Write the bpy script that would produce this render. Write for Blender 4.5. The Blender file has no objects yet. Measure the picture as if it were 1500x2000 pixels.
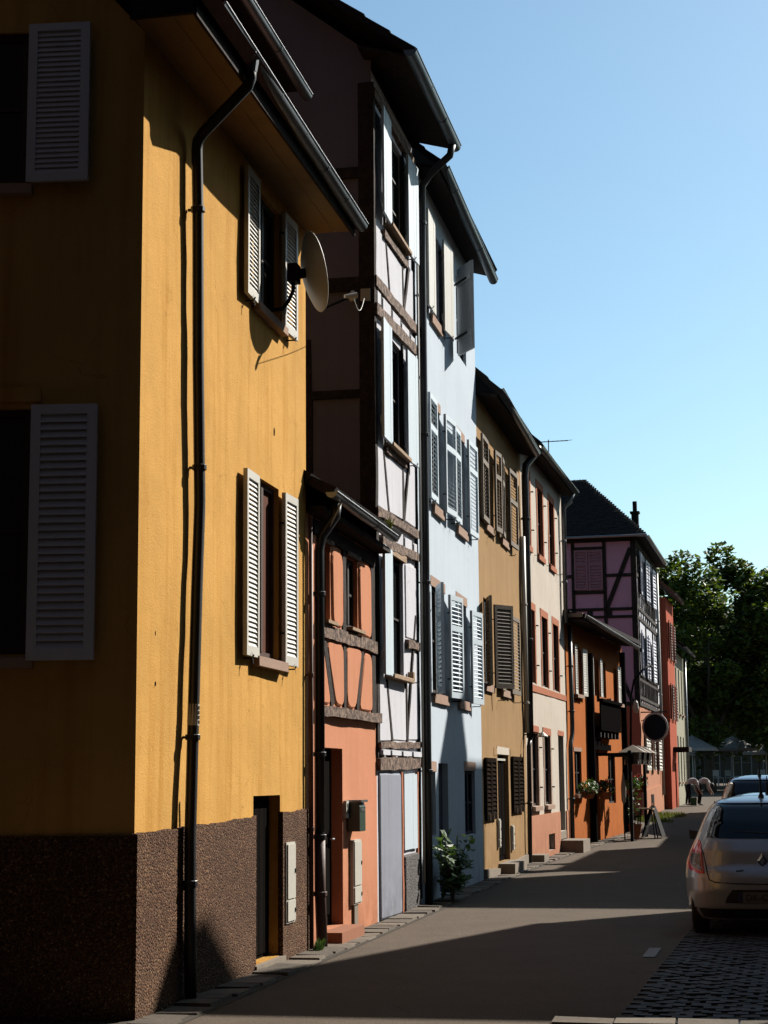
import bpy, bmesh, math, random
from mathutils import Vector, Matrix, noise

random.seed(11)
S = bpy.context.scene
COL = S.collection

# ------------------------------------------------------------------ camera
cam = bpy.data.cameras.new('camera'); cam_o = bpy.data.objects.new('camera', cam); COL.objects.link(cam_o)
cam.sensor_fit = 'VERTICAL'; cam.sensor_height = 36.0; cam.lens = 61.2; cam.clip_end = 4000; cam.clip_start = 0.1
cam_o.matrix_world = Matrix.Translation((0, 0, 1.68)) @ Matrix.Rotation(math.radians(98.7614), 4, 'X') @ Matrix.Rotation(-0.0088, 4, 'Z')
S.camera = cam_o

# ------------------------------------------------------------------ sky and sun
SUN_EL, SUN_AZ = math.radians(36.5), math.radians(49.4)      # azimuth from +Y towards +X
W = bpy.data.worlds.new('World'); S.world = W; W.use_nodes = True
wn, wl = W.node_tree.nodes, W.node_tree.links
sky = wn.new('ShaderNodeTexSky'); sky.sky_type = 'NISHITA'; sky.sun_disc = False
sky.sun_elevation = SUN_EL; sky.sun_rotation = SUN_AZ
sky.air_density = 1.0; sky.dust_density = 0.9; sky.ozone_density = 1.0
wn['Background'].inputs[1].default_value = 0.060
tint = wn.new('ShaderNodeMix'); tint.data_type = 'RGBA'; tint.blend_type = 'MULTIPLY'; tint.inputs[0].default_value = 1.0; tint.inputs[7].default_value = (0.80, 0.99, 0.99, 1)   # cool white balance of the photograph, the same over the whole sky
wl.new(sky.outputs[0], tint.inputs[6]); wl.new(tint.outputs[2], wn['Background'].inputs[0])
sun = bpy.data.lights.new('sun', 'SUN'); sun.energy = 5.0; sun.angle = math.radians(0.5); sun.color = (1.0, 0.94, 0.85)
sun_o = bpy.data.objects.new('sun', sun); COL.objects.link(sun_o)
SUN_DIR = Vector((math.cos(SUN_EL) * math.sin(SUN_AZ), math.cos(SUN_EL) * math.cos(SUN_AZ), math.sin(SUN_EL)))
sun_o.rotation_euler = SUN_DIR.to_track_quat('Z', 'Y').to_euler()
sun_o.location = (30, 0, 40)
vs = S.view_settings
vs.view_transform = 'Standard'; vs.look = 'None'; vs.exposure = 1.25; vs.gamma = 1.0; vs.use_curve_mapping = False
S.cycles.max_bounces = 6

# ------------------------------------------------------------------ materials
def lin(r, g, b):
    f = lambda c: (c / 255 / 12.92) if c <= 10 else ((c / 255 + 0.055) / 1.055) ** 2.4
    return (f(r), f(g), f(b))
def newmat(name):
    m = bpy.data.materials.new(name); m.use_nodes = True
    n, l = m.node_tree.nodes, m.node_tree.links
    return m, n, l, n['Principled BSDF']
def _coord(n, l, scale=(1, 1, 1)):
    tc = n.new('ShaderNodeTexCoord'); mp = n.new('ShaderNodeMapping'); mp.inputs['Scale'].default_value = scale
    l.new(tc.outputs['Object'], mp.inputs['Vector']); return mp.outputs['Vector']
def _noise(n, l, vec, scale, detail=5, rough=0.6, lo=0.35, hi=0.65):
    t = n.new('ShaderNodeTexNoise'); t.inputs['Scale'].default_value = scale; t.inputs['Detail'].default_value = detail; t.inputs['Roughness'].default_value = rough
    l.new(vec, t.inputs['Vector'])
    r = n.new('ShaderNodeMapRange'); r.inputs['From Min'].default_value = lo; r.inputs['From Max'].default_value = hi
    l.new(t.outputs['Fac'], r.inputs['Value']); return r.outputs['Result']
def _mix(n, l, fac, a, b, mode='MIX'):
    x = n.new('ShaderNodeMix'); x.data_type = 'RGBA'; x.blend_type = mode
    for sock, v in ((x.inputs[0], fac), (x.inputs[6], a), (x.inputs[7], b)):
        if isinstance(v, (int, float)): sock.default_value = v
        elif isinstance(v, tuple): sock.default_value = (v[0], v[1], v[2], 1)
        else: l.new(v, sock)
    return x.outputs[2]
def _mul(n, l, a, k):
    x = n.new('ShaderNodeMath'); x.operation = 'MULTIPLY'
    l.new(a, x.inputs[0]); x.inputs[1].default_value = k; return x.outputs[0]
def _bump(n, l, b, h, strength, dist):
    bp = n.new('ShaderNodeBump'); bp.inputs['Strength'].default_value = strength; bp.inputs['Distance'].default_value = dist
    l.new(h, bp.inputs['Height']); l.new(bp.outputs['Normal'], b.inputs['Normal']); return bp
ALB = 0.58
def sc(c, k): return tuple(min(1, x * k) for x in c)

def plaster(name, c, stain=None, var=0.82, patch=0.5, streak=0.35, bump=0.25, bscale=70):
    c = sc(c, ALB); stain = sc(stain, ALB) if stain else None
    m, n, l, b = newmat(name)
    v = _coord(n, l); vz = _coord(n, l, (5, 5, 0.3))
    stain = stain or sc(c, 0.6)
    col = _mix(n, l, _mul(n, l, _noise(n, l, v, 0.9, 6), patch), c, sc(c, var))
    col = _mix(n, l, _mul(n, l, _noise(n, l, vz, 1.1, 5, 0.65, 0.48, 0.75), streak), col, stain)
    col = _mix(n, l, _mul(n, l, _noise(n, l, v, 7, 6, 0.7, 0.55, 0.75), 0.3), col, sc(c, 1.12))
    col = _mix(n, l, _mul(n, l, _noise(n, l, v, 38, 3, 0.6, 0.5, 0.8), 0.25), col, sc(c, 0.7))
    sp = n.new('ShaderNodeSeparateXYZ'); l.new(v, sp.inputs[0])
    low = n.new('ShaderNodeMapRange'); low.inputs['From Min'].default_value = 0.9; low.inputs['From Max'].default_value = 0.05; l.new(sp.outputs['Z'], low.inputs['Value'])
    dirt = n.new('ShaderNodeMath'); dirt.operation = 'MULTIPLY'; l.new(low.outputs[0], dirt.inputs[0]); l.new(_noise(n, l, v, 3.5, 6, 0.7, 0.35, 0.7), dirt.inputs[1])
    col = _mix(n, l, _mul(n, l, dirt.outputs[0], 0.6), col, sc(stain, 0.55))
    worn = _noise(n, l, v, 2.3, 8, 0.72, 0.63, 0.70)
    col = _mix(n, l, _mul(n, l, worn, 0.35), col, sc(stain, 0.8))
    col = _mix(n, l, _mul(n, l, cracks(n, l, v, .7, .006), 0.4), col, sc(stain, 0.4))
    l.new(col, b.inputs['Base Color']); b.inputs['Roughness'].default_value = 0.92
    b.inputs['Specular IOR Level'].default_value = 0.03
    h = n.new('ShaderNodeMath'); h.operation = 'ADD'
    l.new(_noise(n, l, v, bscale, 4, 0.6, 0.2, 0.8), h.inputs[0]); l.new(_mul(n, l, _noise(n, l, v, 5, 3, 0.5, 0.2, 0.8), 1.1), h.inputs[1])
    _bump(n, l, b, h.outputs[0], bump, 0.012)
    return m
def simple(name, c, rough=0.6, metal=0.0, var=0.8, scale=6, bump=0.1, spec=0.5, stretch=(1, 1, 1), amt=0.6, rnd=0.0):
    c = sc(c, ALB); m, n, l, b = newmat(name)
    v = _coord(n, l, stretch)
    fac = _noise(n, l, v, scale, 5)
    col = _mix(n, l, _mul(n, l, fac, amt), c, sc(c, var))
    if rnd:                                           # every stone its own tone
        oi = n.new('ShaderNodeObjectInfo'); col = _mix(n, l, oi.outputs['Random'], col, _mix(n, l, 1.0, col, (1 - rnd, 1 - rnd, 1 - rnd), 'MULTIPLY'))
    l.new(col, b.inputs['Base Color'])
    b.inputs['Roughness'].default_value = rough; b.inputs['Metallic'].default_value = metal; b.inputs['Specular IOR Level'].default_value = spec
    if bump: _bump(n, l, b, _noise(n, l, v, scale * 4, 4, 0.6, 0.2, 0.8), bump, 0.01)
    return m
def timber(name, c, c2, amt=0.9):
    c, c2 = sc(c, ALB), sc(c2, ALB); m, n, l, b = newmat(name)
    v = _coord(n, l)
    f = _noise(n, l, v, 14, 8, 0.75, 0.42, 0.6)
    col = _mix(n, l, _mul(n, l, f, amt), c, c2)
    col = _mix(n, l, _mul(n, l, _noise(n, l, v, 45, 4, 0.6, 0.5, 0.7), 0.6), col, sc(c, 0.4))
    l.new(col, b.inputs['Base Color']); b.inputs['Roughness'].default_value = 0.9; b.inputs['Specular IOR Level'].default_value = 0.15
    _bump(n, l, b, _noise(n, l, v, 30, 6, 0.7, 0.2, 0.8), 0.6, 0.02)
    return m
def cracks(n, l, v, scale, width):
    d = n.new('ShaderNodeTexNoise'); d.inputs['Scale'].default_value = scale * 4; d.inputs['Detail'].default_value = 4; l.new(v, d.inputs['Vector'])
    a = n.new('ShaderNodeVectorMath'); a.operation = 'MULTIPLY_ADD'; l.new(d.outputs['Color'], a.inputs[0]); a.inputs[1].default_value = (.35 / scale,) * 3; l.new(v, a.inputs[2])
    w = n.new('ShaderNodeTexVoronoi'); w.feature = 'DISTANCE_TO_EDGE'; w.inputs['Scale'].default_value = scale; l.new(a.outputs[0], w.inputs['Vector'])
    r = n.new('ShaderNodeMapRange'); r.inputs['From Min'].default_value = width * scale; r.inputs['From Max'].default_value = 0.0; l.new(w.outputs['Distance'], r.inputs['Value'])
    m = n.new('ShaderNodeMath'); m.operation = 'MULTIPLY'; l.new(r.outputs[0], m.inputs[0]); l.new(_noise(n, l, v, scale * 1.7, 3, .5, .48, .6), m.inputs[1])
    return m.outputs[0]
def pebble(name, c1, c2, c3, scale=75, bump=0.9, gap=0.7, crack=None, ground=False):
    c1, c2, c3 = sc(c1, ALB), sc(c2, ALB), sc(c3, ALB); m, n, l, b = newmat(name)
    v = _coord(n, l)
    vo = n.new('ShaderNodeTexVoronoi'); vo.inputs['Scale'].default_value = scale; l.new(v, vo.inputs['Vector'])
    w = n.new('ShaderNodeSeparateColor'); l.new(vo.outputs['Color'], w.inputs[0])
    col = _mix(n, l, w.outputs[0], c1, c2)
    r = n.new('ShaderNodeMapRange'); r.inputs['From Min'].default_value = 0.6; r.inputs['From Max'].default_value = 1.0; l.new(w.outputs[1], r.inputs['Value'])
    col = _mix(n, l, r.outputs[0], col, c3)
    d = n.new('ShaderNodeMapRange'); d.inputs['From Min'].default_value = 0.35; d.inputs['From Max'].default_value = 0.75; l.new(vo.outputs['Distance'], d.inputs['Value'])
    col = _mix(n, l, _mul(n, l, d.outputs[0], gap), col, sc(c1, 0.35))
    col = _mix(n, l, _mul(n, l, _noise(n, l, v, 1.6, 5), 0.45), col, sc(c1, 0.7))
    col = _mix(n, l, _mul(n, l, _noise(n, l, v, .45, 5, .65, .42, .62), 0.35), col, sc(c1, 0.85))
    if crack:
        col = _mix(n, l, _mul(n, l, cracks(n, l, v, *crack), 0.75), col, sc(c1, 0.3)); col = _mix(n, l, _mul(n, l, _noise(n, l, v, 9, 6, .8, .64, .72), 0.4), col, sc(c3, 1.2))
    if ground:
        sp = n.new('ShaderNodeSeparateXYZ'); l.new(v, sp.inputs[0]); low = n.new('ShaderNodeMapRange'); low.inputs['From Min'].default_value = 0.55; low.inputs['From Max'].default_value = 0.0; l.new(sp.outputs['Z'], low.inputs['Value'])
        dm = n.new('ShaderNodeMath'); dm.operation = 'MULTIPLY'; l.new(low.outputs[0], dm.inputs[0]); l.new(_noise(n, l, v, 2.2, 6, .7, .35, .65), dm.inputs[1])
        col = _mix(n, l, _mul(n, l, dm.outputs[0], .45), col, (0.13, 0.082, 0.05))
    l.new(col, b.inputs['Base Color']); b.inputs['Roughness'].default_value = 0.95; b.inputs['Specular IOR Level'].default_value = 0.15
    inv = n.new('ShaderNodeMath'); inv.operation = 'SUBTRACT'; inv.inputs[0].default_value = 1.0; l.new(vo.outputs['Distance'], inv.inputs[1])
    _bump(n, l, b, inv.outputs[0], bump, 0.02)
    return m
def glassy(name, c=(0.006, 0.007, 0.008), rough=0.22, spec=0.25):
    m, n, l, b = newmat(name)
    b.inputs['Base Color'].default_value = (*c, 1); b.inputs['Roughness'].default_value = rough; b.inputs['IOR'].default_value = 1.45; b.inputs['Specular IOR Level'].default_value = spec
    _bump(n, l, b, _noise(n, l, _coord(n, l), 2.5, 2), 0.03, 0.02)
    return m
def leafmat(name, c1, c2, trans=0.35):
    c1, c2 = sc(c1, ALB), sc(c2, ALB); m, n, l, b = newmat(name)
    v = _coord(n, l)
    g = n.new('ShaderNodeNewGeometry')
    col = _mix(n, l, g.outputs['Random Per Island'], c1, c2)
    l.new(col, b.inputs['Base Color']); b.inputs['Roughness'].default_value = 0.55; b.inputs['Specular IOR Level'].default_value = 0.3
    t = n.new('ShaderNodeBsdfTranslucent'); l.new(_mix(n, l, 1.0, col, (1.0, 1.0, 0.45), 'MULTIPLY'), t.inputs['Color'])
    mx = n.new('ShaderNodeMixShader'); mx.inputs[0].default_value = trans
    l.new(b.outputs[0], mx.inputs[1]); l.new(t.outputs[0], mx.inputs[2])
    l.new(mx.outputs[0], n['Material Output'].inputs[0])
    return m
def paint(name, c, rough=0.25, flake=0.5, coat=1.0):
    c = sc(c, ALB); m, n, l, b = newmat(name)
    l.new(_mix(n, l, _mul(n, l, _noise(n, l, _coord(n, l), 3, 5), 0.25), c, sc(c, 0.85)), b.inputs['Base Color'])
    b.inputs['Metallic'].default_value = flake; b.inputs['Roughness'].default_value = rough
    b.inputs['Coat Weight'].default_value = coat; b.inputs['Coat Roughness'].default_value = 0.05
    return m

M = {}
M['yellow'] = plaster('yellow_render', (0.745, 0.415, 0.118), (0.44, 0.19, 0.022), 0.78, 0.8, 0.6, 0.35)
M['pebbledash'] = pebble('brown_pebbledash', (0.085, 0.036, 0.018), (0.23, 0.105, 0.047), (0.50, 0.31, 0.17), 56, 1.0, ground=True)
M['orange'] = plaster('salmon_render', (0.68, 0.30, 0.175), (0.48, 0.18, 0.09), 0.88, 0.5, 0.3, 0.25)
M['white'] = plaster('lime_white_render', (0.72, 0.72, 0.77), (0.42, 0.42, 0.46), 0.88, 0.5, 0.3, 0.25)
M['grey'] = plaster('blue_grey_render', (0.34, 0.36, 0.42), (0.24, 0.24, 0.27), 0.85, 0.6, 0.4, 0.2)
M['stonebase'] = pebble('grey_rough_plinth', (0.13, 0.12, 0.115), (0.21, 0.20, 0.20), (0.30, 0.28, 0.27), 34, 0.8)
M['blue'] = plaster('pale_blue_render', (0.62, 0.70, 0.78), (0.46, 0.51, 0.57), 0.9, 0.5, 0.3, 0.2)
M['ochre'] = plaster('ochre_render', (0.44, 0.28, 0.14), (0.28, 0.16, 0.07), 0.8, 0.7, 0.55, 0.3)
M['cream'] = plaster('cream_render', (0.67, 0.595, 0.51), (0.46, 0.38, 0.31), 0.88, 0.5, 0.45, 0.25)
M['tavern'] = plaster('burnt_orange_render', (0.54, 0.17, 0.045), (0.42, 0.11, 0.03), 0.85, 0.6, 0.35, 0.25)
M['purple'] = plaster('mauve_render', (0.58, 0.29, 0.38), (0.46, 0.22, 0.29), 0.88, 0.5, 0.3, 0.2)
M['salmon'] = plaster('dull_salmon_render', (0.56, 0.27, 0.17), (0.42, 0.19, 0.12), 0.88, 0.5, 0.35, 0.25)
M['red'] = plaster('brick_red_render', (0.48, 0.12, 0.07), (0.34, 0.07, 0.05), 0.85, 0.5, 0.3, 0.2)
M['tan'] = plaster('grey_green_render', (0.40, 0.38, 0.29), (0.30, 0.28, 0.22), 0.9, 0.5, 0.3, 0.2)
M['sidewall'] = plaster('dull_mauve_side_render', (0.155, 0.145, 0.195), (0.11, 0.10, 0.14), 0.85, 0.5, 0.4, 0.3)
M['sandstone'] = plaster('pink_sandstone', (0.46, 0.32, 0.25), (0.33, 0.22, 0.17), 0.8, 0.6, 0.2, 0.3)
M['redstone'] = plaster('painted_terracotta_surround', (0.50, 0.20, 0.12), (0.38, 0.14, 0.08), 0.85, 0.5, 0.2, 0.2)
M['soffit'] = simple('yellowed_soffit_paint', (0.34, 0.21, 0.09), 0.8, 0, 0.75, 4, 0.1, 0.2)
M['timber'] = timber('weathered_oak', (0.05, 0.032, 0.025), (0.42, 0.29, 0.22))
M['timber_dark'] = timber('tarred_oak', (0.018, 0.013, 0.011), (0.050, 0.034, 0.026))
M['timber_light'] = timber('bare_pine', (0.40, 0.27, 0.17), (0.52, 0.38, 0.26), 0.6)
M['shutter_white'] = simple('cream_white_shutter_paint', (0.64, 0.62, 0.56), 0.5, 0, 0.9, 9, 0.05, 0.3)
M['shutter_lilac'] = simple('lilac_grey_shutter_paint', (0.70, 0.71, 0.80), 0.55, 0, 0.9, 9, 0.05, 0.3)
M['shutter_blue'] = simple('pale_blue_shutter_paint', (0.62, 0.72, 0.79), 0.6, 0, 0.85, 8, 0.1, 0.3, (8, 8, 0.6))
M['shutter_grey'] = simple('grey_shutter_paint', (0.55, 0.59, 0.62), 0.6, 0, 0.85, 8, 0.1, 0.3)
M['shutter_brown'] = simple('faded_brown_shutter', (0.21, 0.165, 0.12), 0.75, 0, 0.6, 12, 0.2, 0.2)
M['shutter_black'] = simple('black_brown_shutter', (0.026, 0.020, 0.016), 0.95, 0, 0.6, 12, 0.2, 0.0)
M['shutter_mauve'] = simple('mauve_shutter_paint', (0.30, 0.13, 0.16), 0.6, 0, 0.85, 8, 0.1, 0.3)
M['shutter_rust'] = simple('rust_brown_shutter', (0.15, 0.055, 0.035), 0.7, 0, 0.7, 9, 0.1, 0.2)
M['zinc'] = simple('weathered_zinc', (0.30, 0.31, 0.32), 0.42, 0.85, 0.7, 8, 0.05)
M['pipe_dark'] = simple('dark_painted_pipe', (0.022, 0.021, 0.022), 0.42, 0, 0.7, 6, 0.03, 0.4)
M['pipe_brown'] = simple('cast_iron_red_brown', (0.10, 0.042, 0.030), 0.6, 0, 0.7, 8, 0.1, 0.3)
M['pipe_blue'] = simple('bluish_zinc_gutter', (0.16, 0.21, 0.25), 0.45, 0.7, 0.8, 6, 0.03)
M['iron'] = simple('black_iron', (0.014, 0.014, 0.015), 0.75, 0.0, 0.8, 20, 0.1, 0.08)
M['glass'] = glassy('window_glass')
M['frame_brown'] = simple('dark_red_brown_window_wood', (0.055, 0.020, 0.011), 0.6, 0, 0.8, 8, 0.05, 0.3)
M['frame_dark'] = simple('dark_window_wood', (0.024, 0.018, 0.015), 0.6, 0, 0.8, 8, 0.05, 0.3)
M['frame_white'] = simple('white_window_wood', (0.55, 0.53, 0.50), 0.5, 0, 0.9, 8, 0.05, 0.3)
M['curtain_red'] = simple('brown_red_blind', (0.12, 0.035, 0.014), 0.9, 0, 0.8, 5, 0.0, 0.1)
M['door_dark'] = simple('dark_door_wood', (0.014, 0.012, 0.011), 0.9, 0, 0.7, 9, 0.1, 0.0, (6, 6, 0.6))
M['door_blue'] = simple('dark_blue_door', (0.022, 0.03, 0.055), 0.6, 0, 0.8, 7, 0.05, 0.3)
M['tile'] = simple('old_clay_tile', (0.12, 0.055, 0.038), 0.9, 0, 0.55, 7, 0.3, 0.15)
M['tile_dark'] = simple('dark_clay_tile', (0.020, 0.015, 0.014), 0.9, 0, 0.55, 7, 0.3, 0.15)
M['plastic'] = simple('off_white_plastic', (0.60, 0.57, 0.50), 0.5, 0, 0.88, 12, 0.02, 0.3)
M['green_box'] = simple('dark_green_enamel', (0.045, 0.075, 0.055), 0.35, 0, 0.85, 10, 0.02)
M['dish'] = simple('grey_dish_paint', (0.36, 0.33, 0.28), 0.5, 0.0, 0.85, 5, 0.02, 0.3)
M['asphalt'] = pebble('asphalt', (0.112, 0.084, 0.060), (0.14, 0.106, 0.076), (0.22, 0.172, 0.128), 120, 0.35, 0.35, crack=(.42, .012))
M['paver'] = simple('old_stone_paver', (0.27, 0.225, 0.18), 0.9, 0, 0.6, 9, 0.4, 0.1, rnd=0.6)
M['sett'] = simple('granite_sett', (0.075, 0.078, 0.086), 0.75, 0, 0.6, 10, 0.4, 0.2, rnd=0.8)
M['mortar'] = simple('sandy_joint', (0.085, 0.072, 0.058), 0.95, 0, 0.7, 20, 0.3, 0.1)
M['road_paint'] = simple('worn_white_road_paint', (0.30, 0.30, 0.29), 0.8, 0, 0.6, 14, 0.2, 0.2)
M['concrete'] = simple('step_concrete', (0.27, 0.22, 0.17), 0.9, 0, 0.7, 8, 0.3, 0.2)
M['leaf'] = leafmat('plane_leaf', (0.045, 0.090, 0.014), (0.15, 0.20, 0.035), 0.45)
M['leaf_bush'] = leafmat('shrub_leaf', (0.045, 0.10, 0.035), (0.10, 0.17, 0.05), 0.3)
M['leaf_grass'] = leafmat('grass_blade', (0.09, 0.12, 0.02), (0.17, 0.18, 0.04), 0.3)
M['bark'] = timber('plane_bark', (0.06, 0.05, 0.04), (0.16, 0.14, 0.10), 0.7)
M['flower'] = leafmat('geranium_red', (0.42, 0.01, 0.04), (0.55, 0.03, 0.10), 0.2)
M['terracotta'] = simple('terracotta_pot', (0.36, 0.14, 0.07), 0.8, 0, 0.8, 8, 0.1, 0.2)
M['black_board'] = simple('black_stained_board', (0.010, 0.009, 0.009), 0.95, 0, 0.8, 9, 0.1, 0.0)
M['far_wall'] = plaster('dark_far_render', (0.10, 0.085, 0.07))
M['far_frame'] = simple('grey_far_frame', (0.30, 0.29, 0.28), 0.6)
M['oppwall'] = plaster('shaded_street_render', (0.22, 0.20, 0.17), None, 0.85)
# ------------------------------------------------------------------ mesh helpers
class B:
    """collects vertices and faces; y is INTO the house, -y is out towards the street"""
    weld = False
    def __init__(s): s.v = []; s.f = []
    def add(s, vs, fs):
        k = len(s.v); s.v += [tuple(p) for p in vs]; s.f += [tuple(i + k for i in f) for f in fs]; return s
    def hexa(s, p):
        return s.add(p, [(0, 3, 2, 1), (4, 5, 6, 7), (0, 1, 5, 4), (1, 2, 6, 5), (2, 3, 7, 6), (3, 0, 4, 7)])
    def box(s, x0, x1, y0, y1, z0, z1):
        return s.hexa([(x0, y0, z0), (x1, y0, z0), (x1, y1, z0), (x0, y1, z0), (x0, y0, z1), (x1, y0, z1), (x1, y1, z1), (x0, y1, z1)])
    def prism(s, poly, y0, y1):                      # polygon in x,z extruded in y
        n = len(poly)
        return s.add([(x, y0, z) for x, z in poly] + [(x, y1, z) for x, z in poly],
                     [tuple(range(n)), tuple(range(2 * n - 1, n - 1, -1))] + [(i, i + n, (i + 1) % n + n, (i + 1) % n) for i in range(n)])
    def prismx(s, poly, x0, x1):                     # polygon in y,z extruded in x
        n = len(poly)
        return s.add([(x0, y, z) for y, z in poly] + [(x1, y, z) for y, z in poly],
                     [tuple(range(n)), tuple(range(2 * n - 1, n - 1, -1))] + [(i, i + n, (i + 1) % n + n, (i + 1) % n) for i in range(n)])
    def quad(s, *p): return s.add(p, [tuple(range(len(p)))])
    def tube(s, path, r, n=10, caps=True, arc=None):
        P = [Vector(p) for p in path]; rings = []
        rr = r if isinstance(r, (list, tuple)) else [r] * len(P)
        up = None
        for i, p in enumerate(P):
            d = (P[min(i + 1, len(P) - 1)] - P[max(i - 1, 0)]).normalized()
            if up is None:
                up = Vector((0, 0, 1)) if abs(d.z) < 0.9 else Vector((1, 0, 0))
            a = d.cross(up).normalized(); b = a.cross(d).normalized(); up = b
            rings.append([p + (a * math.cos(2 * math.pi * k / n) + b * math.sin(2 * math.pi * k / n)) * rr[i] for k in range(n)])
        vs = [v for R in rings for v in R]; fs = []
        for i in range(len(P) - 1):
            for k in range(n):
                fs.append((i * n + k, i * n + (k + 1) % n, (i + 1) * n + (k + 1) % n, (i + 1) * n + k))
        if caps: fs += [tuple(range(n - 1, -1, -1)), tuple(range((len(P) - 1) * n, len(P) * n))]
        return s.add(vs, fs)
    def lathe(s, prof, n=16, c=(0, 0, 0)):           # profile of (r, z) about a vertical axis
        vs = [(c[0] + r * math.cos(2 * math.pi * k / n), c[1] + r * math.sin(2 * math.pi * k / n), c[2] + z) for r, z in prof for k in range(n)]
        fs = [(i * n + k, i * n + (k + 1) % n, (i + 1) * n + (k + 1) % n, (i + 1) * n + k) for i in range(len(prof) - 1) for k in range(n)]
        fs += [tuple(range(n - 1, -1, -1)), tuple(range((len(prof) - 1) * n, len(prof) * n))]
        return s.add(vs, fs)
    def mesh(s, name, smooth=False, fix=True):
        me = bpy.data.meshes.new(name); me.from_pydata(s.v, [], s.f)
        if fix:
            bm = bmesh.new(); bm.from_mesh(me); bmesh.ops.recalc_face_normals(bm, faces=bm.faces); bm.to_mesh(me); bm.free()
        if smooth:
            for p in me.polygons: p.use_smooth = True
        me.update(); return me
    def build(s, name, mat, parent=None, loc=None, rz=0.0, smooth=False, fix=True, kind=None):
        o = link(name, s.mesh(name, smooth, fix), mat, parent, loc, rz, kind)
        if s.weld:
            bm = bmesh.new(); bm.from_mesh(o.data); bmesh.ops.remove_doubles(bm, verts=bm.verts, dist=.0005); bm.to_mesh(o.data); bm.free(); soften(o, 35)
        return o

def link(name, me, mat, parent=None, loc=None, rz=0.0, kind=None):
    if mat is not None and not me.materials: me.materials.append(M[mat] if isinstance(mat, str) else mat)
    o = bpy.data.objects.new(name, me); COL.objects.link(o)
    if parent: o.parent = parent
    if loc: o.location = loc
    if rz: o.rotation_euler = (0, 0, rz)
    if kind: o['kind'] = kind
    return o
def soften(o, ang=40):
    for p in o.data.polygons: p.use_smooth = True
    try: o.data.set_sharp_from_angle(angle=math.radians(ang))
    except Exception: pass
    return o
def thing(name, label, cat, loc=(0, 0, 0), rz=0.0, group=None):
    o = bpy.data.objects.new(name, None); COL.objects.link(o); o.location = loc; o.rotation_euler = (0, 0, rz)
    o.empty_display_size = 0.2
    return tag(o, label, cat, group)
def tag(o, label, cat, group=None):
    o['label'] = label; o['category'] = cat
    if group: o['group'] = group
    return o
def structure(o): o['kind'] = 'structure'; return o

# ------------------------------------------------------------------ the street's house fronts (ground line of every facade)
def zg(y): return 0.0 if y < 42 else 0.0136 * (min(y, 130) - 42)
FR = {  # start point, direction along the street
    'f1': ((-1.830, 12.832), (0.1983, 0.9801)), 'f5': ((1.628, 29.926), (0.2042, 0.9789)), 'f6': ((2.850, 35.783), (0.2220, 0.9751)),
    'f7': ((4.369, 42.453), (0.2846, 0.9586)), 'f8': ((9.09, 62.695), (0.2312, 0.9729))}
def fr(key, s=0.0, o=0.0, z=0.0):
    (ax, ay), (ux, uy) = FR[key]
    return Vector((ax + ux * s + uy * o, ay + uy * s - ux * o, z))
def fang(key): ux, uy = FR[key][1]; return math.atan2(uy, ux)

def wallgrid(x0, x1, z0, z1, holes, depth=0.1, y=0.0, top=None):
    """front sheet with real openings and reveals; top = optional (xa,za,xb,zb...) gable outline above z1"""
    b = B(); b.weld = True; sd = random.uniform(0, 90)
    def wavy(x, z):                                   # old hand-laid render is never flat
        f = min(1, (x - x0) / .3, (x1 - x) / .3, (z1 - z) / .3, (z - z0) / .3)
        for h in holes:
            dx = max(h[0] - x, 0, x - h[1]); dz = max(h[2] - z, 0, z - h[3]); f = min(f, max(dx, dz) / .2)
        return (x, y + max(0, f) * (.016 * noise.noise((x * .8, z * .8, sd)) + .006 * noise.noise((x * 2.6, z * 2.6, sd))), z)
    xs = sorted({x0, x1, *[h[0] for h in holes], *[h[1] for h in holes]}); zs = sorted({z0, z1, *[h[2] for h in holes], *[h[3] for h in holes]})
    xs = [x for x in xs if x0 <= x <= x1]; zs = [z for z in zs if z0 <= z <= z1]
    for i in range(len(xs) - 1):
        for j in range(len(zs) - 1):
            cx, cz = (xs[i] + xs[i + 1]) / 2, (zs[j] + zs[j + 1]) / 2
            if any(h[0] < cx < h[1] and h[2] < cz < h[3] for h in holes): continue
            nx, nz = max(1, round((xs[i + 1] - xs[i]) / .22)), max(1, round((zs[j + 1] - zs[j]) / .22))
            P = lambda p, q: wavy(xs[i] + (xs[i + 1] - xs[i]) * p / nx, zs[j] + (zs[j + 1] - zs[j]) * q / nz)
            for p in range(nx):
                for q in range(nz): b.quad(P(p, q), P(p + 1, q), P(p + 1, q + 1), P(p, q + 1))
    for h in holes:
        a, c, d, e = h[:4]; q = y + depth
        b.quad((a, y, d), (a, y, e), (a, q, e), (a, q, d)); b.quad((c, y, d), (c, q, d), (c, q, e), (c, y, e))
        b.quad((a, y, e), (c, y, e), (c, q, e), (a, q, e)); b.quad((a, y, d), (a, q, d), (c, q, d), (c, y, d))
    return b
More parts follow.
